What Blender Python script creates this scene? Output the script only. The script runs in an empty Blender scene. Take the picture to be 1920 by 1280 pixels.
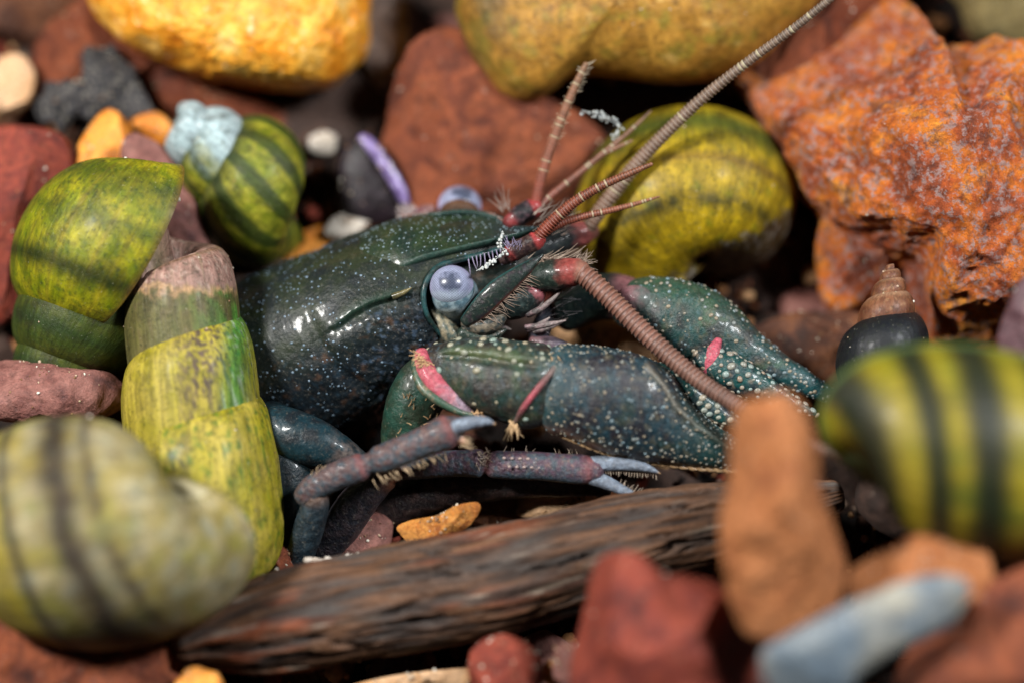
import bpy, bmesh, math, random
import numpy as np
random.seed(7); rng = np.random.default_rng(7)
sc = bpy.context.scene
COL = sc.collection

# ------------------------------------------------------------------ camera
# A macro view: the frame is 46 mm wide at the focus plane, 150 mm from the lens.
K = 0.046/1920            # metres per photo pixel at the focus plane
DIST = 0.150
PITCH = math.radians(45)
TARGET = np.array([0.0, 0.0, 0.0061])
AX_R = np.array([1.0, 0, 0])
AX_F = np.array([0, math.cos(PITCH), -math.sin(PITCH)])
AX_U = np.array([0, math.sin(PITCH), math.cos(PITCH)])
ROT = np.stack([AX_R, -AX_U, AX_F], 1)          # (right, down, away) -> world
cam_d = bpy.data.cameras.new('camera'); cam = bpy.data.objects.new('camera', cam_d); COL.objects.link(cam)
cam.location = tuple(TARGET - AX_F*DIST)
cam.rotation_euler = (math.pi/2 - PITCH, 0, 0)
cam_d.sensor_width = 36; cam_d.lens = 36*DIST/0.046
cam_d.clip_start = 0.002; cam_d.clip_end = 20
cam_d.dof.use_dof = True; cam_d.dof.focus_distance = DIST-42*K
cam_d.dof.aperture_fstop = cam_d.lens/8.6
cam_d.dof.aperture_blades = 0
sc.camera = cam

# ------------------------------------------------------------------ light: two flash heads left and right of the lens
w = bpy.data.worlds.new('World'); sc.world = w; w.use_nodes = True
bg = w.node_tree.nodes['Background']; bg.inputs[0].default_value = (0.55, 0.75, 1.0, 1); bg.inputs[1].default_value = 0.018
def strobe(name, d, dist, size, power, color):
    L = bpy.data.lights.new(name, 'AREA'); L.shape = 'DISK'; L.size = size; L.energy = power; L.color = color
    o = bpy.data.objects.new(name, L); COL.objects.link(o)
    d = np.array(d, float); d /= np.linalg.norm(d)
    p = TARGET + ROT @ d * dist
    o.location = tuple(p)
    from mathutils import Vector
    o.rotation_euler = Vector(tuple(TARGET-p)).to_track_quat('-Z', 'Y').to_euler()
strobe('flash_head', (-0.56, -0.38, -0.70), 0.16, 0.030, 0.47, (1.0, 0.97, 0.93))
strobe('flash_head', (0.56, -0.42, -0.66), 0.17, 0.030, 0.36, (0.96, 0.98, 1.0))
vs = sc.view_settings
vs.view_transform = 'Standard'; vs.look = 'None'; vs.exposure = 0.0; vs.gamma = 1; vs.use_curve_mapping = False
sc.cycles.use_denoising = True
sc.cycles.max_bounces = 6; sc.cycles.diffuse_bounces = 3; sc.cycles.glossy_bounces = 3; sc.cycles.transmission_bounces = 4
sc.cycles.sample_clamp_indirect = 4
sc.cycles.caustics_reflective = False; sc.cycles.caustics_refractive = False

# ------------------------------------------------------------------ pixel <-> place helpers
def pp(x, y, z):
    """photo pixel + depth (px, away positive) -> rigid view-aligned space in px"""
    s = 1 + z*K/DIST
    return np.array([960+(x-960)*s, 640+(y-640)*s, z], float)
def ps(z): return 1 + z*K/DIST
def toworld(q):
    q = np.asarray(q, float)
    return TARGET + K*((q-np.array([960., 640., 0.])) @ ROT.T)
UPQ = np.array([0, -math.cos(PITCH), -math.sin(PITCH)])      # world up in that space
def unit(v): v = np.asarray(v, float); return v/np.linalg.norm(v)
def C(h):
    h = h.lstrip('#'); c = np.array([int(h[i:i+2], 16)/255 for i in (0, 2, 4)])
    return np.where(c <= 0.04045, c/12.92, ((c+0.055)/1.055)**2.4)

# ------------------------------------------------------------------ noise
_perm = np.random.default_rng(3).permutation(256); _perm = np.concatenate([_perm, _perm, _perm])
_gr = np.random.default_rng(4).normal(size=(256, 3)); _gr /= np.linalg.norm(_gr, axis=1)[:, None]
def pnoise(p):
    p = np.asarray(p, float); i = np.floor(p).astype(int); f = p-i; i &= 255
    u = f*f*f*(f*(f*6-15)+10); r = 0
    for dx in (0, 1):
        for dy in (0, 1):
            for dz in (0, 1):
                h = _perm[_perm[_perm[(i[:, 0]+dx) & 255]+((i[:, 1]+dy) & 255)]+((i[:, 2]+dz) & 255)]
                g = _gr[h]; d = f-np.array([dx, dy, dz])
                wt = (u[:, 0] if dx else 1-u[:, 0])*(u[:, 1] if dy else 1-u[:, 1])*(u[:, 2] if dz else 1-u[:, 2])
                r = r+wt*(g*d).sum(1)
    return r*1.6
def fbm(p, o=4, gain=.5, ridged=False):
    a, s, t = 1., 0., 0.
    p = np.array(p, float)
    for k in range(o):
        n = pnoise(p+k*17.3)
        s = s+a*((1-2*np.abs(n)) if ridged else n); t += a; a *= gain; p = p*2.03
    return s/t
def sst(a, b, x):
    t = np.clip((x-a)/(b-a), 0, 1); return t*t*(3-2*t)
def mix(a, b, t):
    t = np.asarray(t)[..., None]; return a*(1-t)+b*t

# ------------------------------------------------------------------ mesh building
def tag(o, label, cat, group=None, kind=None):
    if label: o['label'] = label
    if cat: o['category'] = cat
    if group: o['group'] = group
    if kind: o['kind'] = kind
    return o
def empty(name, q, label, cat, group=None):
    o = bpy.data.objects.new(name, None); COL.objects.link(o)
    o.location = tuple(toworld(q)); o.empty_display_size = 0.001
    o['_q'] = [float(v) for v in q]
    return tag(o, label, cat, group)
def make(name, q, faces, mat, parent=None, origin=None, cols=None, smooth=True, kind=None, spi=None):
    """q: vertices in px space; faces: (n,3)/(n,4) int array or list of such arrays"""
    q = np.asarray(q, float)
    me = bpy.data.meshes.new(name)
    fl = faces if isinstance(faces, list) else [faces]
    fl = [np.asarray(f, int) for f in fl if len(f)]
    root = parent
    while root is not None and root.parent is not None: root = root.parent
    if root is not None: org = np.array(root['_q'])
    elif origin is not None: org = np.asarray(origin, float)
    else: org = q.mean(0)
    v = K*((q-org) @ ROT.T)
    me.vertices.add(len(v)); me.vertices.foreach_set('co', v.astype(np.float32).ravel())
    nl = sum(f.size for f in fl); npoly = sum(len(f) for f in fl)
    me.loops.add(nl); me.polygons.add(npoly)
    me.loops.foreach_set('vertex_index', np.concatenate([f.ravel() for f in fl]).astype(np.int32))
    st, k = [], 0
    for f in fl:
        st.append(k+np.arange(len(f))*f.shape[1]); k += f.size
    me.polygons.foreach_set('loop_start', np.concatenate(st).astype(np.int32))
    me.update(calc_edges=True); me.validate()
    me.polygons.foreach_set('use_smooth', np.full(len(me.polygons), smooth))
    if cols is not None:
        a = me.color_attributes.new('col', 'FLOAT_COLOR', 'POINT')
        cc = np.ones((len(v), 4), np.float32); cc[:, :3] = np.clip(cols, 0, 1); a.data.foreach_set('color', cc.ravel())
    if spi is not None:
        a = me.attributes.new('spi', 'FLOAT_VECTOR', 'POINT'); a.data.foreach_set('vector', np.asarray(spi, np.float32).ravel())
    me.materials.append(mat)
    o = bpy.data.objects.new(name, me); COL.objects.link(o)
    if parent is None:
        o.location = tuple(toworld(org)); o['_q'] = [float(x) for x in org]
    else: o.parent = parent
    if kind: o['kind'] = kind
    return o
def grid_faces(n, m, wrap=True):
    i = np.arange(n-1)[:, None]; j = np.arange(m if wrap else m-1)[None, :]
    j2 = (j+1) % m
    return np.stack([i*m+j, i*m+j2, (i+1)*m+j2, (i+1)*m+j], -1).reshape(-1, 4)
def crom(P, n, closed=False):
    P = np.asarray(P, float); N = len(P)
    if closed: Q = np.vstack([P[-1], P, P[0], P[1]]); segs = N
    else: Q = np.vstack([2*P[0]-P[1], P, 2*P[-1]-P[-2]]); segs = N-1
    # roughly even spacing by chord length
    L = np.array([np.linalg.norm((Q[k+2]-Q[k+1])[:3]) for k in range(segs)])+1e-6
    cum = np.concatenate([[0], np.cumsum(L)]); s = np.linspace(0, cum[-1], n, endpoint=not closed)
    k = np.clip(np.searchsorted(cum, s, side='right')-1, 0, segs-1); t = ((s-cum[k])/L[k])[:, None]
    a, b, c, d = Q[k], Q[k+1], Q[k+2], Q[k+3]
    return .5*(2*b+(c-a)*t+(2*a-5*b+4*c-d)*t*t+(3*b-3*c+d-a)*t**3)
def frames(Cn):
    T = np.gradient(Cn, axis=0); T /= np.linalg.norm(T, axis=1)[:, None]+1e-9
    ref = np.array([0, 0, 1.])
    n1 = np.cross(ref, T); n1 /= np.linalg.norm(n1, axis=1)[:, None]+1e-9     # in the picture plane
    n2 = np.cross(T, n1)
    return T, n1, n2
def loft(ctrl, n, m, ex=2.0, cap0=True, cap1=True):
    """ctrl rows: photo x, y, depth z, radius across, radius in depth. Returns dict with grid, t, angle"""
    ctrl = np.asarray([list(pp(*c[:3]))+[c[3]*ps(c[2]), c[4]*ps(c[2])] for c in ctrl], float)
    R = crom(ctrl, n); Cn = R[:, :3]; rw = np.maximum(R[:, 3], .3); rh = np.maximum(R[:, 4], .3)
    T, n1, n2 = frames(Cn)
    t = np.linspace(0, 1, n)
    k = 7; ph = np.linspace(math.pi/2, 0, k, endpoint=False)
    if cap0:
        c0 = [Cn[0]-T[0]*min(rw[0], rh[0])*.75*math.sin(p) for p in ph]
        Cn = np.vstack([c0, Cn]); f = np.maximum(np.cos(ph), .02); rw = np.concatenate([rw[0]*f, rw]); rh = np.concatenate([rh[0]*f, rh])
        n1 = np.vstack([np.repeat(n1[:1], k, 0), n1]); n2 = np.vstack([np.repeat(n2[:1], k, 0), n2]); T = np.vstack([np.repeat(T[:1], k, 0), T]); t = np.concatenate([np.zeros(k), t])
    if cap1:
        ph = ph[::-1]; c1 = [Cn[-1]+T[-1]*min(rw[-1], rh[-1])*.75*math.sin(p) for p in ph]
        f = np.maximum(np.cos(ph), .02)
        Cn = np.vstack([Cn, c1]); rw = np.concatenate([rw, rw[-1]*f]); rh = np.concatenate([rh, rh[-1]*f])
        n1 = np.vstack([n1, np.repeat(n1[-1:], k, 0)]); n2 = np.vstack([n2, np.repeat(n2[-1:], k, 0)]); T = np.vstack([T, np.repeat(T[-1:], k, 0)]); t = np.concatenate([t, np.ones(k)])
    a = np.linspace(0, 2*math.pi, m, endpoint=False)
    ca = np.sign(np.cos(a))*np.abs(np.cos(a))**(2/ex); sa = np.sign(np.sin(a))*np.abs(np.sin(a))**(2/ex)
    nor = n1[:, None]*ca[None, :, None]+n2[:, None]*sa[None, :, None]
    V = Cn[:, None]+n1[:, None]*(rw[:, None]*ca)[..., None]+n2[:, None]*(rh[:, None]*sa)[..., None]
    N = len(Cn)
    return dict(V=V.reshape(-1, 3), nor=nor.reshape(-1, 3), F=grid_faces(N, m), t=np.repeat(t, m), a=np.tile(a, N), C=np.repeat(Cn, m, 0), n=N, m=m, rw=rw, rh=rh, Cc=Cn, n1=n1, n2=n2, T=T)
def tube(pts, r, m=6, n=None):
    pts = np.asarray(pts, float); n = n or len(pts)
    P = crom(pts, n) if n != len(pts) else pts
    T, n1, n2 = frames(P); r = np.broadcast_to(r, (len(P),)) if np.ndim(r) < 1 or len(np.atleast_1d(r)) == len(P) else np.interp(np.linspace(0, 1, len(P)), np.linspace(0, 1, len(r)), r)
    a = np.linspace(0, 2*math.pi, m, endpoint=False)
    V = P[:, None]+r[:, None, None]*(n1[:, None]*np.cos(a)[None, :, None]+n2[:, None]*np.sin(a)[None, :, None])
    return V.reshape(-1, 3), grid_faces(len(P), m)
def joinm(parts):
    V, F, k = [], [], 0
    for v, f in parts:
        V.append(v); F.append(np.asarray(f)+k); k += len(v)
    return np.vstack(V), F
def vnormals(V, F):
    fn = np.cross(V[F[:, 1]]-V[F[:, 0]], V[F[:, 2]]-V[F[:, 0]]); N = np.zeros_like(V)
    for j in range(F.shape[1]): np.add.at(N, F[:, j], fn)
    return N/(np.linalg.norm(N, axis=1)[:, None]+1e-9)
_ico = {}
def ico(s):
    if s not in _ico:
        bm = bmesh.new(); bmesh.ops.create_icosphere(bm, subdivisions=s, radius=1)
        bm.verts.ensure_lookup_table()
        _ico[s] = (np.array([v.co[:] for v in bm.verts]), np.array([[v.index for v in f.verts] for f in bm.faces])); bm.free()
    return _ico[s]

# ------------------------------------------------------------------ materials
def _new(name):
    m = bpy.data.materials.new(name); m.use_nodes = True; nt = m.node_tree; b = nt.nodes['Principled BSDF']
    tc = nt.nodes.new('ShaderNodeTexCoord'); oi = nt.nodes.new('ShaderNodeObjectInfo')
    ml = nt.nodes.new('ShaderNodeVectorMath'); ml.operation = 'SCALE'; ml.inputs['Scale'].default_value = 1000.0   # millimetres
    nt.links.new(tc.outputs['Object'], ml.inputs[0])
    of = nt.nodes.new('ShaderNodeMath'); of.operation = 'MULTIPLY'; of.inputs[1].default_value = 91.0; nt.links.new(oi.outputs['Random'], of.inputs[0])
    ad = nt.nodes.new('ShaderNodeVectorMath'); ad.operation = 'ADD'; nt.links.new(ml.outputs[0], ad.inputs[0]); nt.links.new(of.outputs[0], ad.inputs[1])
    return m, nt, b, ad.outputs[0]
def nz(nt, vec, scale, detail=5, rough=.6, dist=0.0):
    n = nt.nodes.new('ShaderNodeTexNoise'); n.inputs['Scale'].default_value = scale; n.inputs['Detail'].default_value = detail
    n.inputs['Roughness'].default_value = rough; n.inputs['Distortion'].default_value = dist; nt.links.new(vec, n.inputs['Vector']); return n.outputs['Fac']
def ramp(nt, fac, stops):
    r = nt.nodes.new('ShaderNodeValToRGB'); e = r.color_ramp.elements
    while len(e) < len(stops): e.new(.5)
    for x, (p, c) in zip(e, stops): x.position = p; x.color = (*c, 1) if len(np.atleast_1d(c)) == 3 else (c, c, c, 1)
    nt.links.new(fac, r.inputs[0]); return r.outputs[0]
def mixc(nt, fac, a, b, mode='MIX'):
    m = nt.nodes.new('ShaderNodeMix'); m.data_type = 'RGBA'; m.blend_type = mode
    for sock, v in ((m.inputs['Factor'], fac), (m.inputs['A'], a), (m.inputs['B'], b)):
        if isinstance(v, bpy.types.NodeSocket): nt.links.new(v, sock)
        elif sock.type == 'RGBA': sock.default_value = (*v, 1)
        else: sock.default_value = v
    return m.outputs['Result']
def bump(nt, b, layers, dist=0.0002):
    prev = None
    for h, s in layers:
        bn = nt.nodes.new('ShaderNodeBump'); bn.inputs['Strength'].default_value = s; bn.inputs['Distance'].default_value = dist
        nt.links.new(h, bn.inputs['Height'])
        if prev: nt.links.new(prev, bn.inputs['Normal'])
        prev = bn.outputs[0]
    nt.links.new(prev, b.inputs['Normal'])
def mat_stone(name, cols, scale=.5, rough=.6, bs=.5, speck=None, speck2=None, spec=.4, fine=9.0, dist=.4):
    m, nt, b, v = _new(name)
    n1 = nz(nt, v, scale, 6, .62, dist); k = len(cols)
    col = ramp(nt, n1, [(0.30+0.40*i/max(k-1, 1), C(c)) for i, c in enumerate(cols)])
    n2 = nz(nt, v, fine, 4, .7); n3 = nz(nt, v, 2.3, 6, .7, .3)
    col = mixc(nt, .7, col, ramp(nt, n3, [(.30, .35), (.5, .95), (.72, 1.35)]), 'MULTIPLY')
    col = mixc(nt, .6, col, ramp(nt, n2, [(.3, .45), (.7, 1.1)]), 'MULTIPLY')
    for sp in (speck, speck2):
        if sp:
            c, s, lo, hi, amt = sp
            f = ramp(nt, nz(nt, v, s, 4, .75), [(lo, 0.), (hi, amt)])
            g = nt.nodes.new('ShaderNodeRGBToBW'); nt.links.new(f, g.inputs[0])
            col = mixc(nt, g.outputs[0], col, C(c))
    nt.links.new(col, b.inputs['Base Color']); b.inputs['Roughness'].default_value = rough; b.inputs['Specular IOR Level'].default_value = spec
    rr = ramp(nt, n2, [(.25, rough*.75), (.75, min(1, rough*1.2))]); nt.links.new(rr, b.inputs['Roughness'])
    bump(nt, b, [(n3, bs), (n2, bs)], .00018)
    return m
def mat_vcol(name, rough=.4, spec=.5, mott=.35, mscale=6., bs=.3, bscale=8., coat=0., gain=1., lo=.6, silt=0.):
    m, nt, b, v = _new(name)
    at = nt.nodes.new('ShaderNodeAttribute'); at.attribute_name = 'col'
    n = nz(nt, v, mscale, 5, .65)
    col = mixc(nt, mott, at.outputs['Color'], ramp(nt, n, [(.3, lo*.5), (.7, 1.25)]), 'MULTIPLY')
    col = mixc(nt, mott, col, ramp(nt, nz(nt, v, mscale*3.1, 4, .7), [(.32, .5), (.68, 1.15)]), 'MULTIPLY')
    if silt:
        g = nt.nodes.new('ShaderNodeRGBToBW'); nt.links.new(ramp(nt, nz(nt, v, 7., 5, .75), [(.56, 0.), (.68, silt)]), g.inputs[0]); col = mixc(nt, g.outputs[0], col, C('#8c8678'))
    if gain != 1: col = mixc(nt, 1., col, (gain, gain, gain), 'MULTIPLY')
    nt.links.new(col, b.inputs['Base Color'])
    b.inputs['Roughness'].default_value = rough; b.inputs['Specular IOR Level'].default_value = spec
    if coat: b.inputs['Coat Weight'].default_value = coat; b.inputs['Coat Roughness'].default_value = .12
    n2 = nz(nt, v, bscale, 4, .6)
    if bs > 0: bump(nt, b, [(n2, bs)], .00010)
    return m

def mat_shell(name, rough=.45, spec=.3, gain=.7, stain=.5, lines=.6, bs=.4, coat=.05, stainc='#2a2416', algae='#1f2c0e'):
    m, nt, b, v = _new(name)
    at = nt.nodes.new('ShaderNodeAttribute'); at.attribute_name = 'col'
    sp = nt.nodes.new('ShaderNodeAttribute'); sp.attribute_name = 'spi'
    def lin(a, c):
        k = nt.nodes.new('ShaderNodeVectorMath'); k.operation = 'MULTIPLY'; nt.links.new(sp.outputs['Vector'], k.inputs[0]); k.inputs[1].default_value = (a, c, 1); return nz(nt, k.outputs[0], 1.0, 4, .65, .35)
    g1, g2 = lin(34, 1.1), lin(120, 2.2)
    col = mixc(nt, lines, at.outputs['Color'], ramp(nt, g1, [(.34, .50), (.64, 1.12)]), 'MULTIPLY')
    col = mixc(nt, lines, col, ramp(nt, g2, [(.36, .60), (.62, 1.08)]), 'MULTIPLY')
    s1, s2 = nz(nt, v, .9, 6, .68, .5), nz(nt, v, 5., 5, .7)
    def fac(n, lo, hi, amt):
        g = nt.nodes.new('ShaderNodeRGBToBW'); nt.links.new(ramp(nt, n, [(lo, 0.), (hi, amt)]), g.inputs[0]); return g.outputs[0]
    col = mixc(nt, fac(s1, .50, .70, stain), col, C(stainc)); col = mixc(nt, fac(s2, .52, .66, stain*.9), col, C(algae))
    col = mixc(nt, fac(nz(nt, v, 9., 3, .6), .68, .74, .55), col, C('#c8c4b0'))
    col = mixc(nt, 1., col, (gain, gain, gain), 'MULTIPLY')
    nt.links.new(col, b.inputs['Base Color']); b.inputs['Specular IOR Level'].default_value = spec
    nt.links.new(ramp(nt, s2, [(.3, rough*.8), (.7, min(1, rough*1.4))]), b.inputs['Roughness'])
    if coat: b.inputs['Coat Weight'].default_value = coat; b.inputs['Coat Roughness'].default_value = .2
    bump(nt, b, [(g1, bs*.7), (g2, bs*.6), (s2, bs*.7)], .00012)
    return m
M = {}
M['shell_olive'] = mat_shell('shell_olive', .45, .25, .72, .62, .75, .5, .03)
M['shell_chalk'] = mat_shell('shell_chalk', .62, .2, .66, .6, .55, .7, 0, '#5a4a34', '#5c6a58')
M['shell_dark'] = mat_shell('shell_dark', .45, .25, .58, .45, .5, .3, .03)
M['clam'] = mat_vcol('clam', .5, .3, .6, 2.2, .5, 6., gain=.8)
M['mussel'] = mat_vcol('mussel', .5, .3, .4, 2.5, .3, 4., gain=.6)
M['lining'] = mat_vcol('lining', .35, .5, .15, 3., .08, 4., coat=.2)
M['chitin'] = mat_vcol('chitin', .40, .20, .6, 5., .35, 7., coat=.16, gain=.62, silt=.35)
M['chitin_claw'] = mat_vcol('chitin_claw', .40, .36, .65, 4., .45, 8., coat=.12, gain=.85, silt=.35)
M['granule'] = mat_vcol('granule', .38, .4, .5, 8., .0, 8., coat=.1, gain=.66)
M['leg'] = mat_vcol('leg', .42, .36, .7, 6., .8, 8., coat=.06, gain=1.0, silt=.4)
M['eye'] = mat_vcol('eye', .3, .3, .3, 9., .0, 30., coat=.35)
M['antenna'] = mat_vcol('antenna', .45, .4, .4, 9., .2, 16., gain=.8)
M['hair'] = mat_vcol('hair', .5, .4, .1, 9., 0, 9.)
M['crumb'] = mat_vcol('crumb', .8, .3, .4, 9., .4, 14.)
M['wood'] = mat_vcol('wood', .62, .3, .45, 5., .5, 9., gain=.85)

# ------------------------------------------------------------------ generic builders
SURF = []
def stone(name, label, cat, outline, z, tf, tb, mat, amp=7, sc_=70., facets=5, seed=1, sub=6, group=None, sq=.85, tilt=(0, 0), micro=1.5, ridged=0., off=(.55, .85), cols=None, kind=None, centre=None):
    r_ = np.random.default_rng(seed)
    O = np.array([pp(x, y, z)[:2] for x, y in outline]); O = crom(O, 400, closed=True)
    c = O.mean(0) if centre is None else pp(*centre, z)[:2]
    d = O-c; th = np.arctan2(d[:, 1], d[:, 0]); rr = np.hypot(d[:, 0], d[:, 1]); o = np.argsort(th)
    th, rr = th[o], rr[o]; th = np.concatenate([th-2*math.pi, th, th+2*math.pi]); rr = np.tile(rr, 3)
    D, F = ico(sub)
    lat = np.arcsin(np.clip(D[:, 2], -1, 1)); az = np.arctan2(D[:, 1], D[:, 0])
    rho = np.cos(lat)**sq; zz = np.sign(lat)*np.abs(np.sin(lat))**sq
    rad = np.interp(az, th, rr)
    q = np.stack([rho*np.cos(az), rho*np.sin(az), zz], 1)
    s3 = np.stack([rad, rad, np.where(zz < 0, tf, tb)], 1)
    for k in range(facets):
        n = r_.normal(size=3); n[2] = -abs(n[2])*1.1-.35; n = unit(n); of = r_.uniform(*off)
        e = np.maximum(0, q@n-of); q = q-.93*e[:, None]*n
    p = q*s3
    p[:, 2] += tilt[0]*p[:, 0]+tilt[1]*p[:, 1]
    nn = D/np.array([1, 1, 1]); nn = nn/np.linalg.norm(nn, axis=1)[:, None]
    so = seed*13.7
    disp = amp*fbm(p/sc_+so, 5, .5)
    if ridged: disp = disp+ridged*fbm(p/(sc_*.8)+so+5, 4, .5, True)
    disp = disp+micro*fbm(p/(sc_*.12)+so, 3, .6)
    p = p+nn*disp[:, None]+np.array([c[0], c[1], z])
    if sub > 4: SURF.append((p, nn))
    cc = cols(p, so) if cols is not None else None
    ob = make(name, p, F, mat, origin=[c[0], c[1]+0, z], cols=cc, kind=kind)
    return tag(ob, label, cat, group)

def snail(name, label, ref, axis, lip, R, a, b, H, W, turns, colf, mat, lining='#d8d2bd', n=None, m=110, group=None, disp=1.2, ex=2.2, dscale=14., rib=0., cat='snail', thick=.90, colin=None, skew=0., flare=.0, topflat=0.):
    A = unit(axis); e1 = np.array(lip, float); e1 = unit(e1-(e1@A)*A); e2 = np.cross(A, e1)
    ref = pp(*ref); sc0 = ps(ref[2])
    n = n or int(150*turns)
    def surf(th, psi, f=1.0):
        s = W**(th/(2*math.pi)); rad = np.cos(th)[:, None]*e1+np.sin(th)[:, None]*e2
        fl = 1+flare*sst(-.6, 0, th)
        cen = ref+sc0*(A*(H*(s-1))[:, None]+rad*(R*s)[:, None])
        ca = np.sign(np.cos(psi))*np.abs(np.cos(psi))**(2/ex); sa = np.sign(np.sin(psi))*np.abs(np.sin(psi))**(2/ex)
        bb = np.where(psi > 0, b*(1-topflat), b)
        da = (s*fl*f)[:, None]*(a*(ca+skew*sa))[None, :]; db = (s*fl*f)[:, None]*(bb*sa)[None, :]
        P = cen[:, None]+sc0*(rad[:, None]*da[..., None]-A*db[..., None])
        N = rad[:, None]*ca[None, :, None]-A*sa[None, :, None]
        return P, N, s
    th = np.linspace(-turns*2*math.pi, 0, n); psi = np.linspace(-math.pi, math.pi, m, endpoint=False)
    P, N, s = surf(th, psi)
    TH = np.repeat(th, m)/(2*math.pi); PS = np.tile(psi, n); SS = np.repeat(s, m)
    q = P.reshape(-1, 3); N = N.reshape(-1, 3)
    gl = pnoise(np.stack([TH*26, PS*.7, SS*0+3], 1))*.8+pnoise(np.stack([TH*70, PS*.8, SS*0+9], 1))*.4
    q = q+N*(SS*(disp*fbm(q/dscale/2, 4)+disp*.7*gl+rib*np.sin(TH*2*math.pi*9)))[:, None]
    cols = colf(TH, PS, q); SURF.append((q.copy(), N))
    F = grid_faces(n, m)
    # close the tip
    tip = q[:m].mean(0)-A*a*s[0]*.35
    q = np.vstack([q, tip]); cols = np.vstack([cols, cols[:m].mean(0)])
    tf = np.stack([np.full(m, len(q)-1), (np.arange(m)+1) % m, np.arange(m)], 1)
    low = q[np.argmax((q@(-UPQ)))]
    root = empty(name, [ref[0], ref[1], ref[2]], label, cat, group)
    make('shell', q, [F, tf], mat, root, cols=cols, spi=np.vstack([np.stack([TH, PS, SS], 1), [TH[0], 0, 0]]))
    # inner wall of the last half turn and the rim of the mouth
    th2 = np.linspace(-.7*2*math.pi, 0, 60); P2, _, s2 = surf(th2, psi, thick)
    q2 = P2[::-1].reshape(-1, 3); rimP = q[(n-1)*m:n*m]
    q2 = np.vstack([rimP+(P2[-1]-rimP)*0.0, rimP+(P2[-1]-rimP)*.5+unit(np.cross(A, e1))*2.0, q2])
    c2 = np.repeat(C(lining)[None], len(q2), 0)
    if colin is not None: c2 = colin(c2, m)
    c2[:m] = cols[(n-1)*m:n*m]*.6
    make('mouth_lining', q2, grid_faces(62, m), M['lining'], root, cols=c2)
    return root
def mottle(q, s, o=0): return fbm(q/s+o, 4)

# ------------------------------------------------------------------ the stream bed
def zbed(x, y):
    return 340+np.where(y < 640, .42*(640-y), .62*(640-y))
gx = np.linspace(-900, 2820, 240); gy = np.linspace(-700, 2000, 200)
X, Y = np.meshgrid(gx, gy); X = X.ravel(); Y = Y.ravel()
Zb = zbed(X, Y)+28*fbm(np.stack([X/120, Y/120, X*0], 1), 4)+8*fbm(np.stack([X/25, Y/25, X*0+4], 1), 3)
s_ = 1+Zb*K/DIST
qb = np.stack([960+(X-960)*s_, 640+(Y-640)*s_, Zb], 1)
m_bed = mat_stone('silt', ['#0a0705', '#160d0a', '#24160f', '#110b09'], 1.2, .85, .8, speck=('#6a4a34', 6., .62, .72, .6))  # near-black so the gaps go dark: missing light put into the bed colour
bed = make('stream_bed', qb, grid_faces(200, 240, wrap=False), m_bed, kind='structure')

# ------------------------------------------------------------------ the crayfish
cray = empty('crayfish', pp(760, 900, 150), 'dark green crayfish with pale speckles and lavender eyes crouching among the snails', 'crayfish')
TEAL, OLIVE, NIGHT, PINK, CREAM, PURP = C('#22403e'), C('#3b4a2c'), C('#161d22'), C('#d5566a'), C('#c9a88c'), C('#5a3a44')
LAT = unit(np.array([-.02, -.70, .71]))                      # towards the animal's far side
BUP = unit(np.array([-.30, -.68, -.67]))                     # the animal's own up
def unit_rows(a): return a/(np.linalg.norm(a, axis=1)[:, None]+1e-9)
def seg_dist(x, y, poly):
    poly = np.asarray(poly, float); best = np.full(len(x), 1e9); tt = np.zeros(len(x)); sg = np.zeros(len(x)); L = 0
    lens = np.linalg.norm(np.diff(poly, axis=0), axis=1); tot = lens.sum()
    for (a, b), l in zip(zip(poly[:-1], poly[1:]), lens):
        d = (b-a)/l; u = np.clip((x-a[0])*d[0]+(y-a[1])*d[1], 0, l)
        dx, dy = x-a[0]-u*d[0], y-a[1]-u*d[1]; di = np.hypot(dx, dy); k = di < best
        best = np.where(k, di, best); tt = np.where(k, (L+u)/tot, tt); sg = np.where(k, np.sign(d[0]*dy-d[1]*dx), sg); L += l
    return best, tt, sg
def inpoly(x, y, P):
    P = np.asarray(P, float); r = np.zeros(len(x), bool); j = len(P)-1
    for i in range(len(P)):
        xi, yi = P[i]; xj, yj = P[j]
        with np.errstate(divide='ignore', invalid='ignore'):
            r ^= ((yi > y) != (yj > y)) & (x < (xj-xi)*(y-yi)/(yj-yi)+xi)
        j = i
    return r
def spots_from(V, nor, n, rad, seed, mask=None, flat=.5, jit=.3):
    """small domes on a surface: positions by dart throwing. returns mesh"""
    r_ = np.random.default_rng(seed); idx = r_.permutation(len(V)); out = []; cell = {}
    for i in idx:
        if mask is not None and r_.random() > mask[i]: continue
        p = V[i]; k = tuple((p//(rad*2.6)).astype(int)); ok = True
        for a in (-1, 0, 1):
            for b in (-1, 0, 1):
                for c in (-1, 0, 1):
                    for o in cell.get((k[0]+a, k[1]+b, k[2]+c), ()):
                        if ((o-p)**2).sum() < (rad*2.6)**2: ok = False
        if ok:
            cell.setdefault(k, []).append(p); out.append(i)
            if len(out) >= n: break
    D, F = ico(2); parts = []
    for i in out:
        nn = nor[i]/np.linalg.norm(nor[i]); t1 = unit(np.cross(nn, [.3, .8, .5])); t2 = np.cross(nn, t1)
        rr = rad*r_.uniform(1-jit, 1+jit*1.3)
        parts.append((V[i]+rr*(D[:, :1]*t1*r_.uniform(.8, 1.3)+D[:, 1:2]*t2+D[:, 2:]*nn*flat), F))
    return joinm(parts)+(len(out),)
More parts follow.
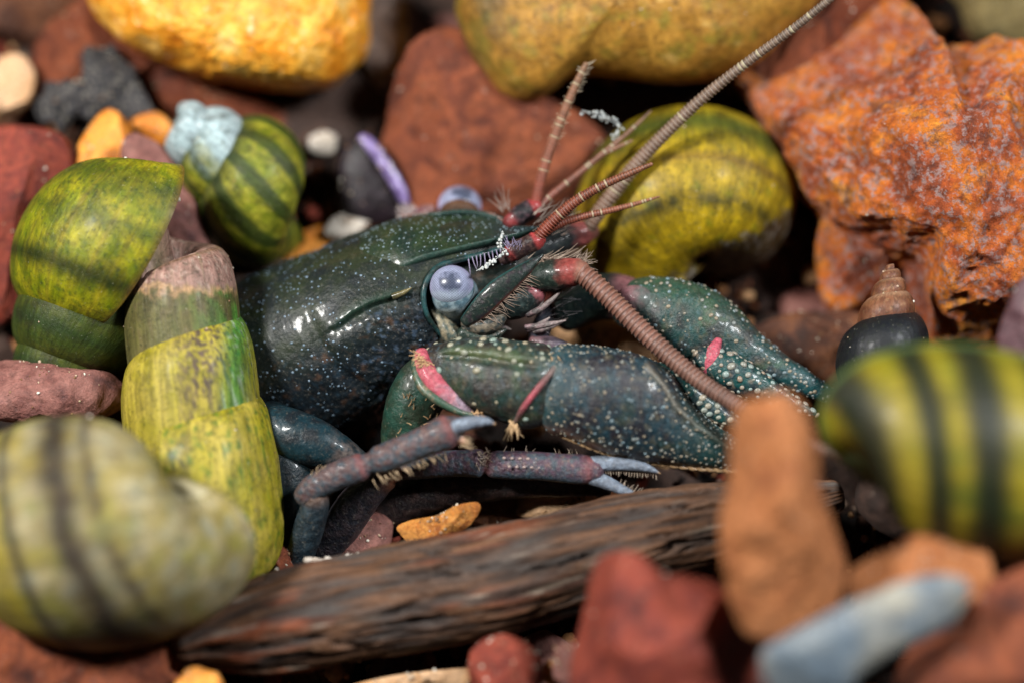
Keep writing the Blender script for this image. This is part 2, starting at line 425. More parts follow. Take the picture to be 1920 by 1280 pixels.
def hairs(roots, name, parent, col, r=.9):
    """roots: list of (point, direction, length)"""
    parts = []
    for p, d, l in roots:
        d = unit(d); sd = unit(np.cross(d, rng.normal(size=3)))
        t = np.linspace(0, 1, 5)[:, None]; pts = np.asarray(p)+d*l*t+sd*l*.22*t*t
        parts.append(tube(pts, np.linspace(r*1.35, r*.45, 5), 3))
    V, F = joinm(parts); o = make(name, V, np.vstack(F), M['hair'], parent, cols=np.repeat(col[None], len(V), 0), kind='stuff'); return o

# ---- carapace
car_ctrl = [(250, 800, 300, 60, 60), (330, 752, 262, 115, 115), (420, 712, 225, 150, 150), (520, 678, 195, 168, 170), (625, 643, 165, 176, 178), (710, 602, 140, 168, 170), (780, 558, 122, 148, 150),
            (840, 524, 108, 120, 122), (900, 492, 96, 90, 95), (960, 468, 82, 48, 55), (1000, 450, 72, 20, 25)]
L = loft(car_ctrl, 380, 340, cap0=True, cap1=True)
V = L['V']; lat = (V-L['C'])@LAT; far = lat > 0
Q = np.where(far[:, None], V-2*lat[:, None]*LAT, V)          # every point seen on the near side
x, y = Q[:, 0], Q[:, 1]
ORB = [(985, 452), (940, 466), (900, 478), (862, 487), (830, 497), (808, 514), (796, 540), (795, 566), (803, 594), (822, 622), (838, 642)]
cut = inpoly(x, y, ORB+[(838, 720), (838, 1000), (1300, 1000), (1300, 420), (985, 420)]) & (Q[:, 2] < L['C'][:, 2]+20) & (~((y < 455) & (x < 985)))
ridge = [(628, 612), (660, 588), (695, 568), (735, 555), (768, 545)]
d, tt, sg = seg_dist(x, y, ridge); env = np.sin(math.pi*np.clip(tt*.9+.06, 0, 1))**.6
front = Q[:, 2] < L['C'][:, 2]
disp = np.where(front, env*np.where(sg < 0, 6*np.exp(-(d/26)**2), (6-16*sst(0, 9, d))*np.exp(-(d/26)**2)), 0)
# neck groove sweeping down and back from the cheek
d2, t2, s2 = seg_dist(x, y, [(560, 560), (600, 640), (640, 700), (700, 735), (770, 740)])
disp += np.where(front, -7*np.exp(-(d2/14)**2)*np.sin(math.pi*np.clip(t2, .05, 1)), 0)
d3, t3, s3 = seg_dist(x, y, [(690, 600), (640, 640), (600, 700)])
disp += np.where(front, 5*np.exp(-(d3/30)**2), 0)
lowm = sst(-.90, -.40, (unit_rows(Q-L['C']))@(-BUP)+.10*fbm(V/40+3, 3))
cheek = sst(640, 720, x)*sst(560, 610, y)
disp += 4.2*fbm(V/12, 3, .65)*(cheek*.9+.12)+2.2*fbm(V/16+31, 3, .6)*lowm+1.2*fbm(V/40, 3)+1.0*fbm(V/7, 2)*lowm
V = V+L['nor']*disp[:, None]
# colour: olive on the back, blue-black below, tan freckling near the groove
g = fbm(V/45, 4); g2 = fbm(V/12+7, 4)
col = mix(C('#333d2a'), C('#212a2c'), sst(-.35, .45, g))
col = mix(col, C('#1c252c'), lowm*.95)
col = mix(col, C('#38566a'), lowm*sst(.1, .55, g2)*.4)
col = mix(col, C('#6d4f3a'), sst(.12, .5, fbm(V/22+3, 4))*.5*sst(.25, .6, lowm))
col = mix(col, C('#7388a6'), cheek*sst(.10, .45, g2)*.32)
col = mix(col, C('#5c4a30'), sst(20, 60, 0*x)+.0)
col = mix(col, C('#2c4a3c'), np.exp(-(d/9)**2)*env*front*.7)
col = mix(col, C('#3f5a5a'), np.exp(-((x-835)/14)**2)*np.exp(-((y-640)/35)**2)*.8*front)
col = mix(col, C('#b59a7c'), np.exp(-((x-835)/7)**2)*sst(605, 650, y)*.9*front)
F = L['F']; F = F[~cut[F].all(1)]
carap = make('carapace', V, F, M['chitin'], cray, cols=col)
# pale dots
nor = L['nor']; vis = (~cut)
msk = vis*(.35+.65*sst(-.2, .5, fbm(V/60+11, 2)))*np.where(front, 1, .6)*(1-np.exp(-(d/16)**2)*env)*(.25+.75*(1-cheek))
msk = msk*(L['t'] > .15)
sv, sf, k = spots_from(V, nor, 1450, 1.65, 5, msk, .3, .4)
cs = mix(C('#93abc0'), C('#5c7484'), rng.random(len(sv)//42).repeat(42))
make('pale_dots', sv, np.vstack(sf), M['granule'], carap, cols=cs, kind='stuff')
# rim of the eye socket, both sides
rimq = []
for px_, py_ in crom(np.array([(a, b, 0) for a, b in ORB]), 90)[:, :2]:
    i = np.argmin(np.where(front & ~far, (L['V'][:, 0]-px_)**2+(L['V'][:, 1]-py_)**2, 1e12)); rimq.append([px_, py_, L['V'][i, 2]-3])
rimq = np.array(rimq); rimq[:, 2] = np.convolve(np.pad(rimq[:, 2], 6, mode='edge'), np.ones(13)/13, 'valid')
rv, rf = tube(rimq, np.interp(np.linspace(0, 1, 90), [0, .15, .5, .8, 1], [3, 5.5, 6, 5, 3]), 10)
axm = lambda p: np.array([L['Cc'][np.argmin(((L['Cc']-q_)**2).sum(1))] for q_ in p])
rc = mix(C('#2f5a5c'), C('#1f3330'), sst(-.3, .3, fbm(rv/20, 3)))
make('socket_rim', rv, rf, M['chitin'], carap, cols=rc)
lm = ((rimq-axm(rimq))@LAT); rim2 = rimq-2*lm[:, None]*LAT
rv, rf = tube(rim2, np.full(90, 5.), 10); make('socket_rim', rv, rf, M['chitin'], carap, cols=np.repeat(C('#2f4a44')[None], len(rv), 0))
# spine at the end of the cheek ridge
zs = L['V'][np.argmin(np.where(front & ~far, (L['V'][:, 0]-760)**2+(L['V'][:, 1]-549)**2, 1e12)), 2]
sv, sf = tube([[738, 557, zs-5], [752, 552, zs-9], [764, 546, zs-13], [773, 540, zs-17]], np.array([7, 6, 4, .8]), 10, 16)
make('cheek_spine', sv, sf, M['chitin'], carap, cols=mix(C('#4a4a34'), C('#a89a6a'), np.linspace(0, 1, len(sv))))

# ---- rostrum: a plate with raised edges running out to a thin point
Ne = np.array([pp(640, 548, -8), pp(690, 524, -10), pp(735, 506, -10), pp(800, 487, -10), pp(870, 469, -4), pp(930, 454, 8), pp(968, 444, 22), pp(990, 437, 34), pp(1018, 430, 48)])
Fe = np.array([pp(640, 450, 150), pp(690, 426, 138), pp(735, 410, 128), pp(800, 403, 118), pp(870, 400, 108), pp(918, 402, 98), pp(940, 412, 86), pp(960, 427, 68), pp(1018, 428, 52)])
n_, m_ = 200, 90
A_ = crom(Ne, n_); B_ = crom(Fe, n_); tt_ = np.linspace(-1, 1, m_); s1 = np.linspace(0, 1, n_)
arch = np.interp(s1, [0, .12, .3, .5, .75, .92, 1], [40, 44, 34, 10, 0, 0, 1])
rim_h = np.interp(s1, [0, .28, .5, .8, 1], [0, 0, 6, 6, 2])
G = A_[:, None]*(1-(tt_+1)/2)[None, :, None]+B_[:, None]*((tt_+1)/2)[None, :, None]
hgt = arch[:, None]*(1-tt_[None]**2)**.8+rim_h[:, None]*np.exp(-((np.abs(tt_)[None]-.94)/.06)**2)
hgt = hgt-np.interp(s1, [0, .12, .3, .42, 1], [44, 20, 4, -3, -3])[:, None]
top = G+BUP*hgt[..., None]
bot = G-BUP*np.interp(s1, [0, .2, .6, 1], [30, 22, 14, 3])[:, None, None]*(1-.0*tt_[None, :, None])
bot = bot+(G.mean(1)[:, None]-bot)*.10
ring = np.concatenate([top, bot[:, ::-1]], 1); rq = ring.reshape(-1, 3)
rq = rq+.8*fbm(rq/12, 3)[:, None]*BUP
g = fbm(rq/45, 4); cr = mix(C('#33442c'), C('#223630'), sst(-.35, .45, g)); cr = mix(cr, C('#23363c'), np.repeat(sst(.5, .9, s1), 2*m_)*.8)
edge = np.tile(np.concatenate([np.abs(tt_), np.ones(m_)]), n_)
cr = mix(cr, C('#3d5c52'), sst(.86, .95, edge)*np.repeat(sst(.15, .4, s1), 2*m_)*.6)
cr = mix(cr, C('#6a4038'), np.tile(np.concatenate([sst(.9, .97, tt_), np.zeros(m_)]), n_)*np.repeat(sst(.3, .6, s1), 2*m_)*.6)
ros = make('rostrum', rq, grid_faces(n_, 2*m_), M['chitin'], cray, cols=cr)
tm = np.zeros((n_, 2*m_)); tm[:, :m_] = (np.abs(tt_) < .86)[None]; tm *= np.interp(s1, [0, .05, .5, .9, 1], [.0, .9, .7, .35, 0])[:, None]
sv, sf, k = spots_from(rq, np.repeat(BUP[None], len(rq), 0), 230, 1.65, 8, tm.ravel(), .35, .35)
make('pale_dots', sv, np.vstack(sf), M['granule'], ros, cols=np.repeat(C('#8ba0a8')[None], len(sv), 0), kind='stuff')
# bead row along the far edge
bd = []; D2, F2 = ico(2)
for s in np.linspace(.30, .80, 34):
    i = int(s*(n_-1)); p = top[i, int(m_*.93)]; bd.append((p+D2*rng.uniform(2.6, 3.8)+BUP*1.5, F2))
bv, bf = joinm(bd); make('edge_beads', bv, np.vstack(bf), M['granule'], ros, cols=np.repeat(mix(C('#8d8a86'), C('#9d6a5a'), rng.random(34)), len(D2), 0), kind='stuff')

# ---- inside of the head: membrane behind the eyes and mouth frame
face = loft([(760, 585, 130, 120, 120), (815, 556, 118, 112, 112), (860, 530, 112, 92, 92), (905, 515, 104, 74, 74), (950, 500, 96, 54, 54), (985, 486, 88, 34, 34)], 80, 80)
fv = face['V']; fc = mix(C('#33403c'), C('#6d5a4c'), sst(-.1, .5, fbm(fv/18, 4)))
fc = mix(fc, C('#b9a88a'), np.exp(-((fv[:, 0]-838)/20)**2)*sst(560, 600, fv[:, 1])*.9)
fc = mix(fc, C('#1c2226'), sst(905, 880, fv[:, 1]*0+fv[:, 0])*0+sst(520, 490, fv[:, 1])*.6)
make('face', fv+face['nor']*(3*fbm(fv/14, 3))[:, None], face['F'], M['chitin'], cray, cols=fc)
cheekp = loft([(812, 580, 14, 10, 14), (828, 606, 14, 16, 20), (846, 626, 14, 20, 24), (866, 646, 18, 14, 18)], 40, 40)
cv = cheekp['V']; make('cheek_membrane', cv+cheekp['nor']*(2*fbm(cv/9, 3))[:, None], cheekp['F'], M['chitin'], cray, cols=mix(C('#b0a488'), C('#55645e'), sst(-.35, .25, fbm(cv/11, 3))))

# ---- eyes
def eye(cx, cy, cz, out):
    D, F = ico(6); out = unit(out); c = pp(cx, cy, cz)
    q = c+D*np.array([42, 38.5, 41])
    f = D@out; g = fbm(D*3.2+cx, 3)
    e = mix(C('#a6a4c4'), C('#8a90aa'), sst(.25, .7, f)); e = mix(e, C('#2a3244'), sst(.78, .97, f+.16*g)*.85)
    e = mix(e, C('#b9b6e0'), sst(.42, .05, f)*.6); e = mix(e, C('#b4c4d4'), sst(.12, .55, D[:, 1]+.2*g)*.6)
    # facets: a fine net
    t1 = unit(np.cross(out, [0, 1, 0])); t2 = np.cross(out, t1)
    net = (np.sin(np.arcsin(np.clip(D@t1, -1, 1))*46)*np.sin(np.arcsin(np.clip(D@t2, -1, 1))*46))
    e = mix(e, e*.60, sst(-.2, .6, net)); e = mix(e, e*1.3+.02, sst(.2, .9, -net)*.7)
    o = make('eye', q, F, M['eye'], cray, cols=e)
    return o, c
e1, c1 = eye(846, 536, -4, (-.05, -.16, -1)); e2, c2 = eye(862, 386, 185, (.1, -.55, -.6))
st = loft([(868, 572, 40, 40, 40), (858, 560, 16, 41, 40), (850, 549, -2, 42.5, 41)], 24, 60, cap0=True, cap1=False); sv = st['V']
make('eyestalk', sv, st['F'], M['chitin'], e1, cols=mix(mix(C('#4a6a78'), C('#a8bcc4'), st['t']), C('#c2b8a0'), sst(-.1, .4, fbm(sv/15, 3))*.4))
cup_q = pp(851, 551, 10)+ico(5)[0]*np.array([46, 43, 42.])
make('eye_cup', cup_q, ico(5)[1], M['chitin'], e1, cols=mix(mix(C('#9fb4bc'), C('#5c7a88'), sst(-.3, .3, fbm(cup_q/14, 3))), C('#c8bca4'), sst(575, 592, cup_q[:, 1])*.6)*1.2)
st = loft([(858, 430, 150, 34, 34), (862, 405, 172, 40, 40)], 16, 40); sv = st['V']
make('eyestalk', sv, st['F'], M['chitin'], e2, cols=mix(C('#2e302a'), C('#70503c'), st['t']))
tf_ = loft([(786, 408, 176, 16, 16), (798, 398, 180, 15, 15), (808, 392, 182, 10, 10)], 20, 30); sv = tf_['V']
sk = make('far_cheek_spine', sv, tf_['F'], M['chitin'], cray, cols=mix(C('#7a5058'), C('#a47872'), tf_['t']))
hairs([(pp(780+rng.uniform(-26, 10), 402+rng.uniform(-6, 6), 178), [-.7+rng.normal()*.3, -.6+rng.normal()*.3, rng.normal()*.3], rng.uniform(14, 26)) for _ in range(40)], 'setae', sk, C('#a89a98'), 1.2)

# ---- antennae
def flagellum(name, ctrl, nseg, parent, cA, cB, cG, glint=.12, amp=.10, m=16, per=8, dark=.5):
    n = nseg*per; Lf = loft([(*c, r, r) for *c, r in ctrl], n, m, cap0=False, cap1=True)
    k = Lf['t']*nseg; fr = k-np.floor(k); idx = np.floor(k).astype(int)
    v = Lf['V']+Lf['nor']*(np.repeat(np.minimum(Lf['rw'], Lf['rh']), m)*amp*(np.where(fr > .72, 1.2, fr*.6)))[:, None]
    rs = np.random.default_rng(len(name)+nseg); br = rs.uniform(.75, 1.2, idx.max()+2)[idx][:, None]
    c = mix(cA[None]*np.ones((len(v), 1)), np.ones((len(v), 1))*cB, Lf['t'])*br
    c = mix(c, c*dark, sst(.0, .10, fr)*sst(.32, .18, fr)); c = mix(c, cG*np.ones_like(c), sst(.72, .80, fr)*sst(1.0, .9, fr)*.55)
    gl = (rs.random(idx.max()+2) < glint)[idx]; c = mix(c, np.ones_like(c)*C('#c9bf9c'), gl*.7*sst(.4, .6, fr))  # random rings get a pale glint painted into their colour
    o = make(name, v, Lf['F'], M['antenna'], parent, cols=c); return o, Lf
def seg(name, ctrl, parent, cols, mat='chitin', n=40, m=48, amp=1.6, sca=10., ex=2.0):
    l = loft(ctrl, n, m, ex); v = l['V']+l['nor']*(amp*fbm(l['V']/sca, 3))[:, None]
    c = cols(v, l['t'], l) if callable(cols) else np.repeat(cols[None], len(v), 0)
    return make(name, v, l['F'], M[mat], parent, cols=c), l
def cgreen_red(r0=.75, base='#26342e', red='#a8504a', pale='#b08a74'):
    def f(v, t, l):
        c = mix(C(base), C('#4a5a50'), sst(0, .5, fbm(v/9, 4))*.7); c = mix(c, C(red), sst(r0-.12, r0+.1, t+.12*fbm(v/14, 2)))
        return mix(c, C(pale), sst(.88, 1, t)*.6)
    return f
BR, BD = C('#8a4a38'), C('#6e5044')
ant, _ = seg('antenna', [(992, 530, -8, 22, 22), (1020, 519, -22, 28, 28), (1050, 514, -34, 29, 29), (1078, 510, -44, 26, 26), (1090, 511, -48, 22, 22)], cray, cgreen_red(.68))
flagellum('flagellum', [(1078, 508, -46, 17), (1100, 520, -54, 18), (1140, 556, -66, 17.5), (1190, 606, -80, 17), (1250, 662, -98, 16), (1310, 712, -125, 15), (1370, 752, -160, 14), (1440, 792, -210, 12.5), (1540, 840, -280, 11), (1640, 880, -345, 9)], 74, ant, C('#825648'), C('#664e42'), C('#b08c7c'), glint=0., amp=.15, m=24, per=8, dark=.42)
seg('base_joint', [(905, 566, 12, 18, 20), (935, 572, 2, 27, 28), (970, 566, -6, 32, 32), (1000, 548, -10, 26, 26), (1012, 536, -10, 16, 16)], ant, lambda v, t, l: mix(mix(C('#1f2c2c'), C('#4a5a58'), sst(0, .5, fbm(v/9, 4))), C('#b66a70'), sst(.80, .92, t+.1*fbm(v/11, 2))))
seg('pink_joint', [(1000, 500, 4, 8, 8), (1004, 528, -22, 10, 10), (1008, 545, -24, 9, 9)], ant, lambda v, t, l: mix(C('#a8505c'), C('#8c8090'), sst(-.2, .5, fbm(v/9, 3))))
# blade-shaped scale beside the eye
sca = loft([(872, 604, -22, 11, 8), (900, 578, -34, 19, 9), (930, 548, -40, 21, 9), (965, 520, -40, 17, 8), (995, 497, -34, 10, 6), (1018, 478, -28, 2, 2)], 70, 36); v = sca['V']
edgc = np.abs(np.cos(sca['a']))
cc = mix(C('#24332e'), C('#3a3038'), sst(-.1, .5, fbm(v/12, 3))); cc = mix(cc, C('#2f6664'), sst(.80, .98, np.cos(sca['a'])*-1)*.8); cc = mix(cc, C('#8a4a3c'), sst(.80, .98, np.cos(sca['a']))*.7)
scale_o = make('antenna_scale', v+sca['nor']*(.8*fbm(v/8, 3))[:, None], sca['F'], M['chitin'], cray, cols=cc)
hs = []
for s in np.linspace(.15, .95, 60):
    i = int(s*(sca['n']-1)); p = sca['Cc'][i]+sca['n1'][i]*sca['rw'][i]; 
    if p[1] < sca['Cc'][i][1]: p = sca['Cc'][i]-sca['n1'][i]*sca['rw'][i]
    hs.append((p, [.8+rng.normal()*.15, .35+rng.normal()*.25, rng.normal()*.3], rng.uniform(16, 34)))
hairs(hs, 'setae', scale_o, C('#7d6a5c'), .9)
fant, _ = seg('antenna', [(985, 470, 70, 18, 18), (1020, 462, 84, 24, 24), (1055, 450, 96, 23, 23), (1090, 438, 108, 24, 24), (1108, 430, 114, 19, 19)], cray, cgreen_red(.72, '#2a3034', '#b0605c', '#b08070'))
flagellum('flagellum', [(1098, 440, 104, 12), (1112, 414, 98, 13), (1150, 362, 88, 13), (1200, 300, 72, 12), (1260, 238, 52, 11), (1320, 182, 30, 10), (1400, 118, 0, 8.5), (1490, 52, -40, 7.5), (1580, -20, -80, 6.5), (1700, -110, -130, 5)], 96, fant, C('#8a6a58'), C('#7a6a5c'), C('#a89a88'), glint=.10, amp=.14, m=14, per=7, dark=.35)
# antennules: a stalk with two thin whips on each side
an1, _ = seg('antennule', [(945, 486, -2, 13, 13), (962, 472, -6, 19, 18), (985, 462, -8, 17, 16), (1004, 452, -8, 18, 17), (1012, 446, -8, 14, 13)], cray, lambda v, t, l: mix(mix(C('#3a2a2c'), C('#6b5048'), sst(-.1, .5, fbm(v/8, 3))), C('#b04444'), np.maximum(sst(.76, .88, t), .7*np.exp(-((t-.22)/.07)**2))))
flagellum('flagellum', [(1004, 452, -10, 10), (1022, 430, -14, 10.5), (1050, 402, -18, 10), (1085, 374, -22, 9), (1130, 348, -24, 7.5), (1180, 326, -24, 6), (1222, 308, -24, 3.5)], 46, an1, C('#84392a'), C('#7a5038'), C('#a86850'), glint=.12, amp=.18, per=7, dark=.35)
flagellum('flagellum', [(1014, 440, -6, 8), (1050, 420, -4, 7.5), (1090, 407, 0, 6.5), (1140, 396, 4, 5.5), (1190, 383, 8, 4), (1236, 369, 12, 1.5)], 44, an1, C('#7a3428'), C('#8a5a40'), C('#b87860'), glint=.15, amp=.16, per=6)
an2, _ = seg('antennule', [(955, 418, 70, 14, 14), (970, 408, 74, 19, 19), (985, 398, 78, 20, 20), (1000, 390, 80, 19, 19), (1006, 386, 80, 15, 15)], cray, lambda v, t, l: mix(mix(C('#2c2c30'), C('#6b5058'), sst(-.1, .5, fbm(v/8, 3))), C('#b44848'), np.maximum(sst(.74, .88, t), .7*np.exp(-((t-.05)/.12)**2))))
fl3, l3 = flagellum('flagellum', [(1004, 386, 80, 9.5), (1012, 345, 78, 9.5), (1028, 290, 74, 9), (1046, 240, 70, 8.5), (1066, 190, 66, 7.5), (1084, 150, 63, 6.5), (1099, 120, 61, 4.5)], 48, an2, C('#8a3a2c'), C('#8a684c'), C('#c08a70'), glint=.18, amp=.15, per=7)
hs = []
for s in np.linspace(.42, .98, 34):
    i = int(s*(l3['n']-1)); hs.append((l3['Cc'][i], [1, -.15+rng.normal()*.2, rng.normal()*.3], rng.uniform(13, 20)))
    if rng.random() < .35: hs.append((l3['Cc'][i], [-1, -.1+rng.normal()*.2, rng.normal()*.3], rng.uniform(10, 14)))
hairs(hs, 'setae', fl3, C('#b8a890'), 1.1)
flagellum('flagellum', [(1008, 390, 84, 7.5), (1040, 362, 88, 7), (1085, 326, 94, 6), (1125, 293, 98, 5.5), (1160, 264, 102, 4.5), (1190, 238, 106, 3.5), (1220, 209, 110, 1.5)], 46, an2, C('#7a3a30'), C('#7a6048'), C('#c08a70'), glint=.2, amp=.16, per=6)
flagellum('flagellum', [(1128, 291, 98, 4), (1155, 278, 100, 4), (1185, 264, 102, 2)], 12, an2, C('#7a4a38'), C('#8a6a50'), C('#c08a70'), glint=.2, amp=.16, per=6)
hs = [(pp(1035+rng.uniform(-40, 25), 420+rng.uniform(-22, 22), 40), [1, -.75+rng.normal()*.12, rng.normal()*.2], rng.uniform(26, 60)) for _ in range(46)]
hs += [(pp(948+rng.uniform(-10, 14), 396+rng.uniform(-10, 8), 76), [-.5+rng.normal()*.3, -1, rng.normal()*.3], rng.uniform(18, 42)) for _ in range(12)]
hairs(hs, 'setae', an2, C('#8a7a70'), .9)
hs = [(pp(1085+rng.uniform(-14, 12), 492+rng.uniform(-4, 10), -40), [.7+rng.normal()*.4, -.5+rng.normal()*.5, rng.normal()*.3], rng.uniform(14, 34)) for _ in range(34)]
hs += [(pp(1040+rng.uniform(-50, 40), 492+rng.uniform(-8, 4), -10), [.9, -.35+rng.normal()*.2, rng.normal()*.2], rng.uniform(20, 55)) for _ in range(40)]
hairs(hs, 'setae', ant, C('#9a8878'), .9)
hs = [(pp(965+rng.uniform(-14, 18), 472+rng.uniform(-14, 6), -18), [.1+rng.normal()*.5, -.9, -.4+rng.normal()*.3], rng.uniform(12, 26)) for _ in range(26)]
hs += [(pp(878+i*7.5, 484-i*2.2, -4), [.18, 1, -.1], rng.uniform(20, 38)) for i in range(13)]
hairs(hs, 'setae', an1, C('#8f86a0'), 1.0)

# ---- mouthparts
mp, _ = seg('mouthpart', [(872, 606, -6, 10, 12), (896, 612, -12, 15, 16), (925, 606, -14, 17, 17), (942, 592, -14, 11, 12)], cray, lambda v, t, l: mix(C('#8a8070'), C('#38484c'), sst(-.2, .3, fbm(v/9, 3))))
seg('mouthpart', [(868, 625, -2, 14, 14), (895, 634, -2, 15, 15), (925, 630, 0, 10, 12), (948, 618, 2, 3, 3)], cray, lambda v, t, l: mix(C('#35463e'), C('#9c9284'), sst(.0, .4, fbm(v/9, 3))))
mx, _ = seg('maxilliped', [(1000, 660, 70, 16, 16), (1010, 632, 50, 18, 18), (1020, 602, 36, 18, 18), (1032, 576, 26, 11, 12)], cray, lambda v, t, l: mix(C('#5c6270'), C('#8a7480'), sst(-.1, .4, fbm(v/14, 3))))
seg('tip_joint', [(1000, 640, 40, 12, 12), (1040, 646, 30, 14, 14), (1080, 662, 26, 9, 9)], mx, lambda v, t, l: mix(C('#8a6468'), C('#7c8498'), t))
hairs([(pp(1022+rng.uniform(-12, 14), 590+rng.uniform(-26, 40), 20), [.7+rng.normal()*.4, -.5+rng.normal()*.6, rng.normal()*.3], rng.uniform(25, 62)) for _ in range(40)], 'setae', mx, C('#7a7478'), .8)

palp_ = []
for k in range(9):
    x0, y0 = rng.uniform(900, 1010), rng.uniform(575, 625); dx, dy = rng.uniform(25, 75), rng.uniform(-45, 40); z0 = rng.uniform(-20, 30)
    seg('palp', [(x0, y0, z0, 5.5, 5.5), (x0+dx*.35, y0+dy*.2, z0-8, 6, 6), (x0+dx*.7, y0+dy*.6, z0-10, 4.5, 4.5), (x0+dx, y0+dy, z0-6, 1.5, 1.5)], mp, lambda v, t, l: mix(mix(C('#3a3638'), C('#7a6064'), sst(-.2, .4, fbm(v/9, 3))), C('#a89a94'), t*.6), 'leg', 24, 14, .8)
# ---- claws
def claw_col(base1='#1b343c', base2='#26262c', green='#2c4638'):
    def f(v, t, l):
        g = fbm(v/32, 4); c = mix(C(base1), C(base2), sst(-.25, .3, g)); c = mix(c, C(green), sst(.15, .5, fbm(v/45+9, 3))*.8)
        c = mix(c, C('#6a604a'), sst(.05, .5, fbm(v/12+14, 4))*.55); c = mix(c, c*.45, sst(.05, .45, fbm(v/8+24, 4))*.7)
        return mix(c, C('#5c8090'), sst(.2, .5, fbm(v/9+4, 4))*.4)  # pale blue patches paint specular sheen into the colour
    return f
def add_gran(l, v, parent, n, rad, seed, maskf, colr=('#a89a82', '#7f9aa4'), flat=.6):
    nn = vnormals(v, l['F']); 
    if (nn*l['nor']).sum() < 0: nn = -nn
    msk = maskf(v, l) if maskf else np.ones(len(v)); msk = msk*(nn[:, 2] < .35)
    gv, gf, k = spots_from(v, nn, n, rad, seed, msk, flat, .6)
    cs = mix(C(colr[0]), C(colr[1]), rng.random(k)**1.5); cs = np.repeat(cs, len(gv)//k, 0)
    return make('granules', gv, np.vstack(gf), M['granule'], parent, cols=cs, kind='stuff')
def segm(name, ctrl, parent, colf, n=110, m=96, ex=2.2, amp=1.5, sca=14., mat='chitin_claw', shape=None):
    l = loft(ctrl, n, m, ex); v = l['V']+l['nor']*(amp*fbm(l['V']/sca, 3)+amp*1.5*fbm(l['V']/60, 2))[:, None]
    if shape is not None: v = shape(v, l)
    return make(name, v, l['F'], M[mat], parent, cols=colf(v, l['t'], l)), l, v
# near claw
def palm_shape(v, l):
    # a ridge where the palm runs into the fixed finger
    d, t, s = seg_dist(v[:, 0], v[:, 1], [(1208, 684), (1240, 722), (1262, 760), (1300, 795), (1372, 842)])
    k = (l['nor'][:, 2] < 0)
    return v-np.array([0, 0, 1.])*(k*(8*np.exp(-(d/6)**2)-9*sst(4, 26, d)*(s < 0)*(v[:, 0] > 1195)))[:, None]
def palmcol(v, t, l):
    c = claw_col('#1b3640', '#24242c', '#20332f')(v, t, l)
    c = mix(c, C('#3a6468'), sst(.20, .02, t)*.6); c = mix(c, C('#a07a74'), np.exp(-((v[:, 0]-1035)/26)**2-((v[:, 1]-812)/14)**2)*.8)
    lowe = sst(.75, .95, (v[:, 1]-l['C'][:, 1])/np.repeat(l['rw'], l['m']))
    c = mix(c, C('#8a6a50'), lowe*.65); d, tt, s = seg_dist(v[:, 0], v[:, 1], [(1208, 684), (1240, 722), (1262, 760), (1300, 795), (1372, 842)])
    c = mix(c, C('#8d8474'), np.exp(-(d/5)**2)*.7); return mix(c, C('#15433f'), sst(1230, 1330, v[:, 0])*.6)
palm, pl, pv = segm('claw', [(992, 728, -70, 50, 44), (1018, 730, -76, 66, 54), (1042, 731, -82, 84, 66), (1075, 733, -86, 88, 70), (1130, 746, -90, 96, 74), (1190, 766, -90, 96, 70), (1240, 796, -88, 78, 58), (1300, 826, -86, 52, 44), (1370, 850, -86, 32, 30), (1440, 872, -88, 18, 18), (1490, 884, -90, 6, 7)], cray, palmcol, 190, 140, 2.3, 1.2, 14., shape=palm_shape)
palm['label'] = 'near claw with pale granules and rust edge'
add_gran(pl, pv, palm, 640, 1.95, 21, lambda v, l: (l['t'] > .03)*(.5+.5*sst(-.3, .3, fbm(v/40, 2))))
# serrated lower margin
te = []
for s in np.linspace(.18, .86, 26):
    i = int(s*(pl['n']-1)); sd = 1 if pl['n1'][i][1] > 0 else -1; p = pl['Cc'][i]+pl['n1'][i]*pl['rw'][i]*sd*.97-np.array([0, 0, 8])
    te.append(tube([p-[7, 3, 0], p+[2, 3, -2], p+[13, 5, -3]], np.array([6, 5, 1.]), 7, 7))
tv, tf = joinm(te); make('edge_teeth', tv, np.vstack(tf), M['granule'], palm, cols=mix(C('#a0805c'), C('#c8a880'), rng.random(len(tv))), kind='stuff')
fing, fl_, fv_ = segm('moving_finger', [(1206, 700, -58, 22, 24), (1240, 712, -58, 32, 30), (1285, 738, -58, 32, 30), (1330, 764, -60, 26, 26), (1370, 788, -64, 16, 18), (1400, 804, -68, 5, 6)], palm, lambda v, t, l: mix(mix(C('#10403e'), C('#1d2e34'), sst(-.2, .3, fbm(v/25, 3))), C('#b09a80'), np.clip(sst(.45, .8, (v[:, 1]-l['C'][:, 1])/np.repeat(l['rw'], l['m'])+.3*fbm(v/12, 3))*.7, 0, 1)), 90, 70)
add_gran(fl_, fv_, fing, 110, 4.0, 22, None, ('#b8ab94', '#9ab4b0'))
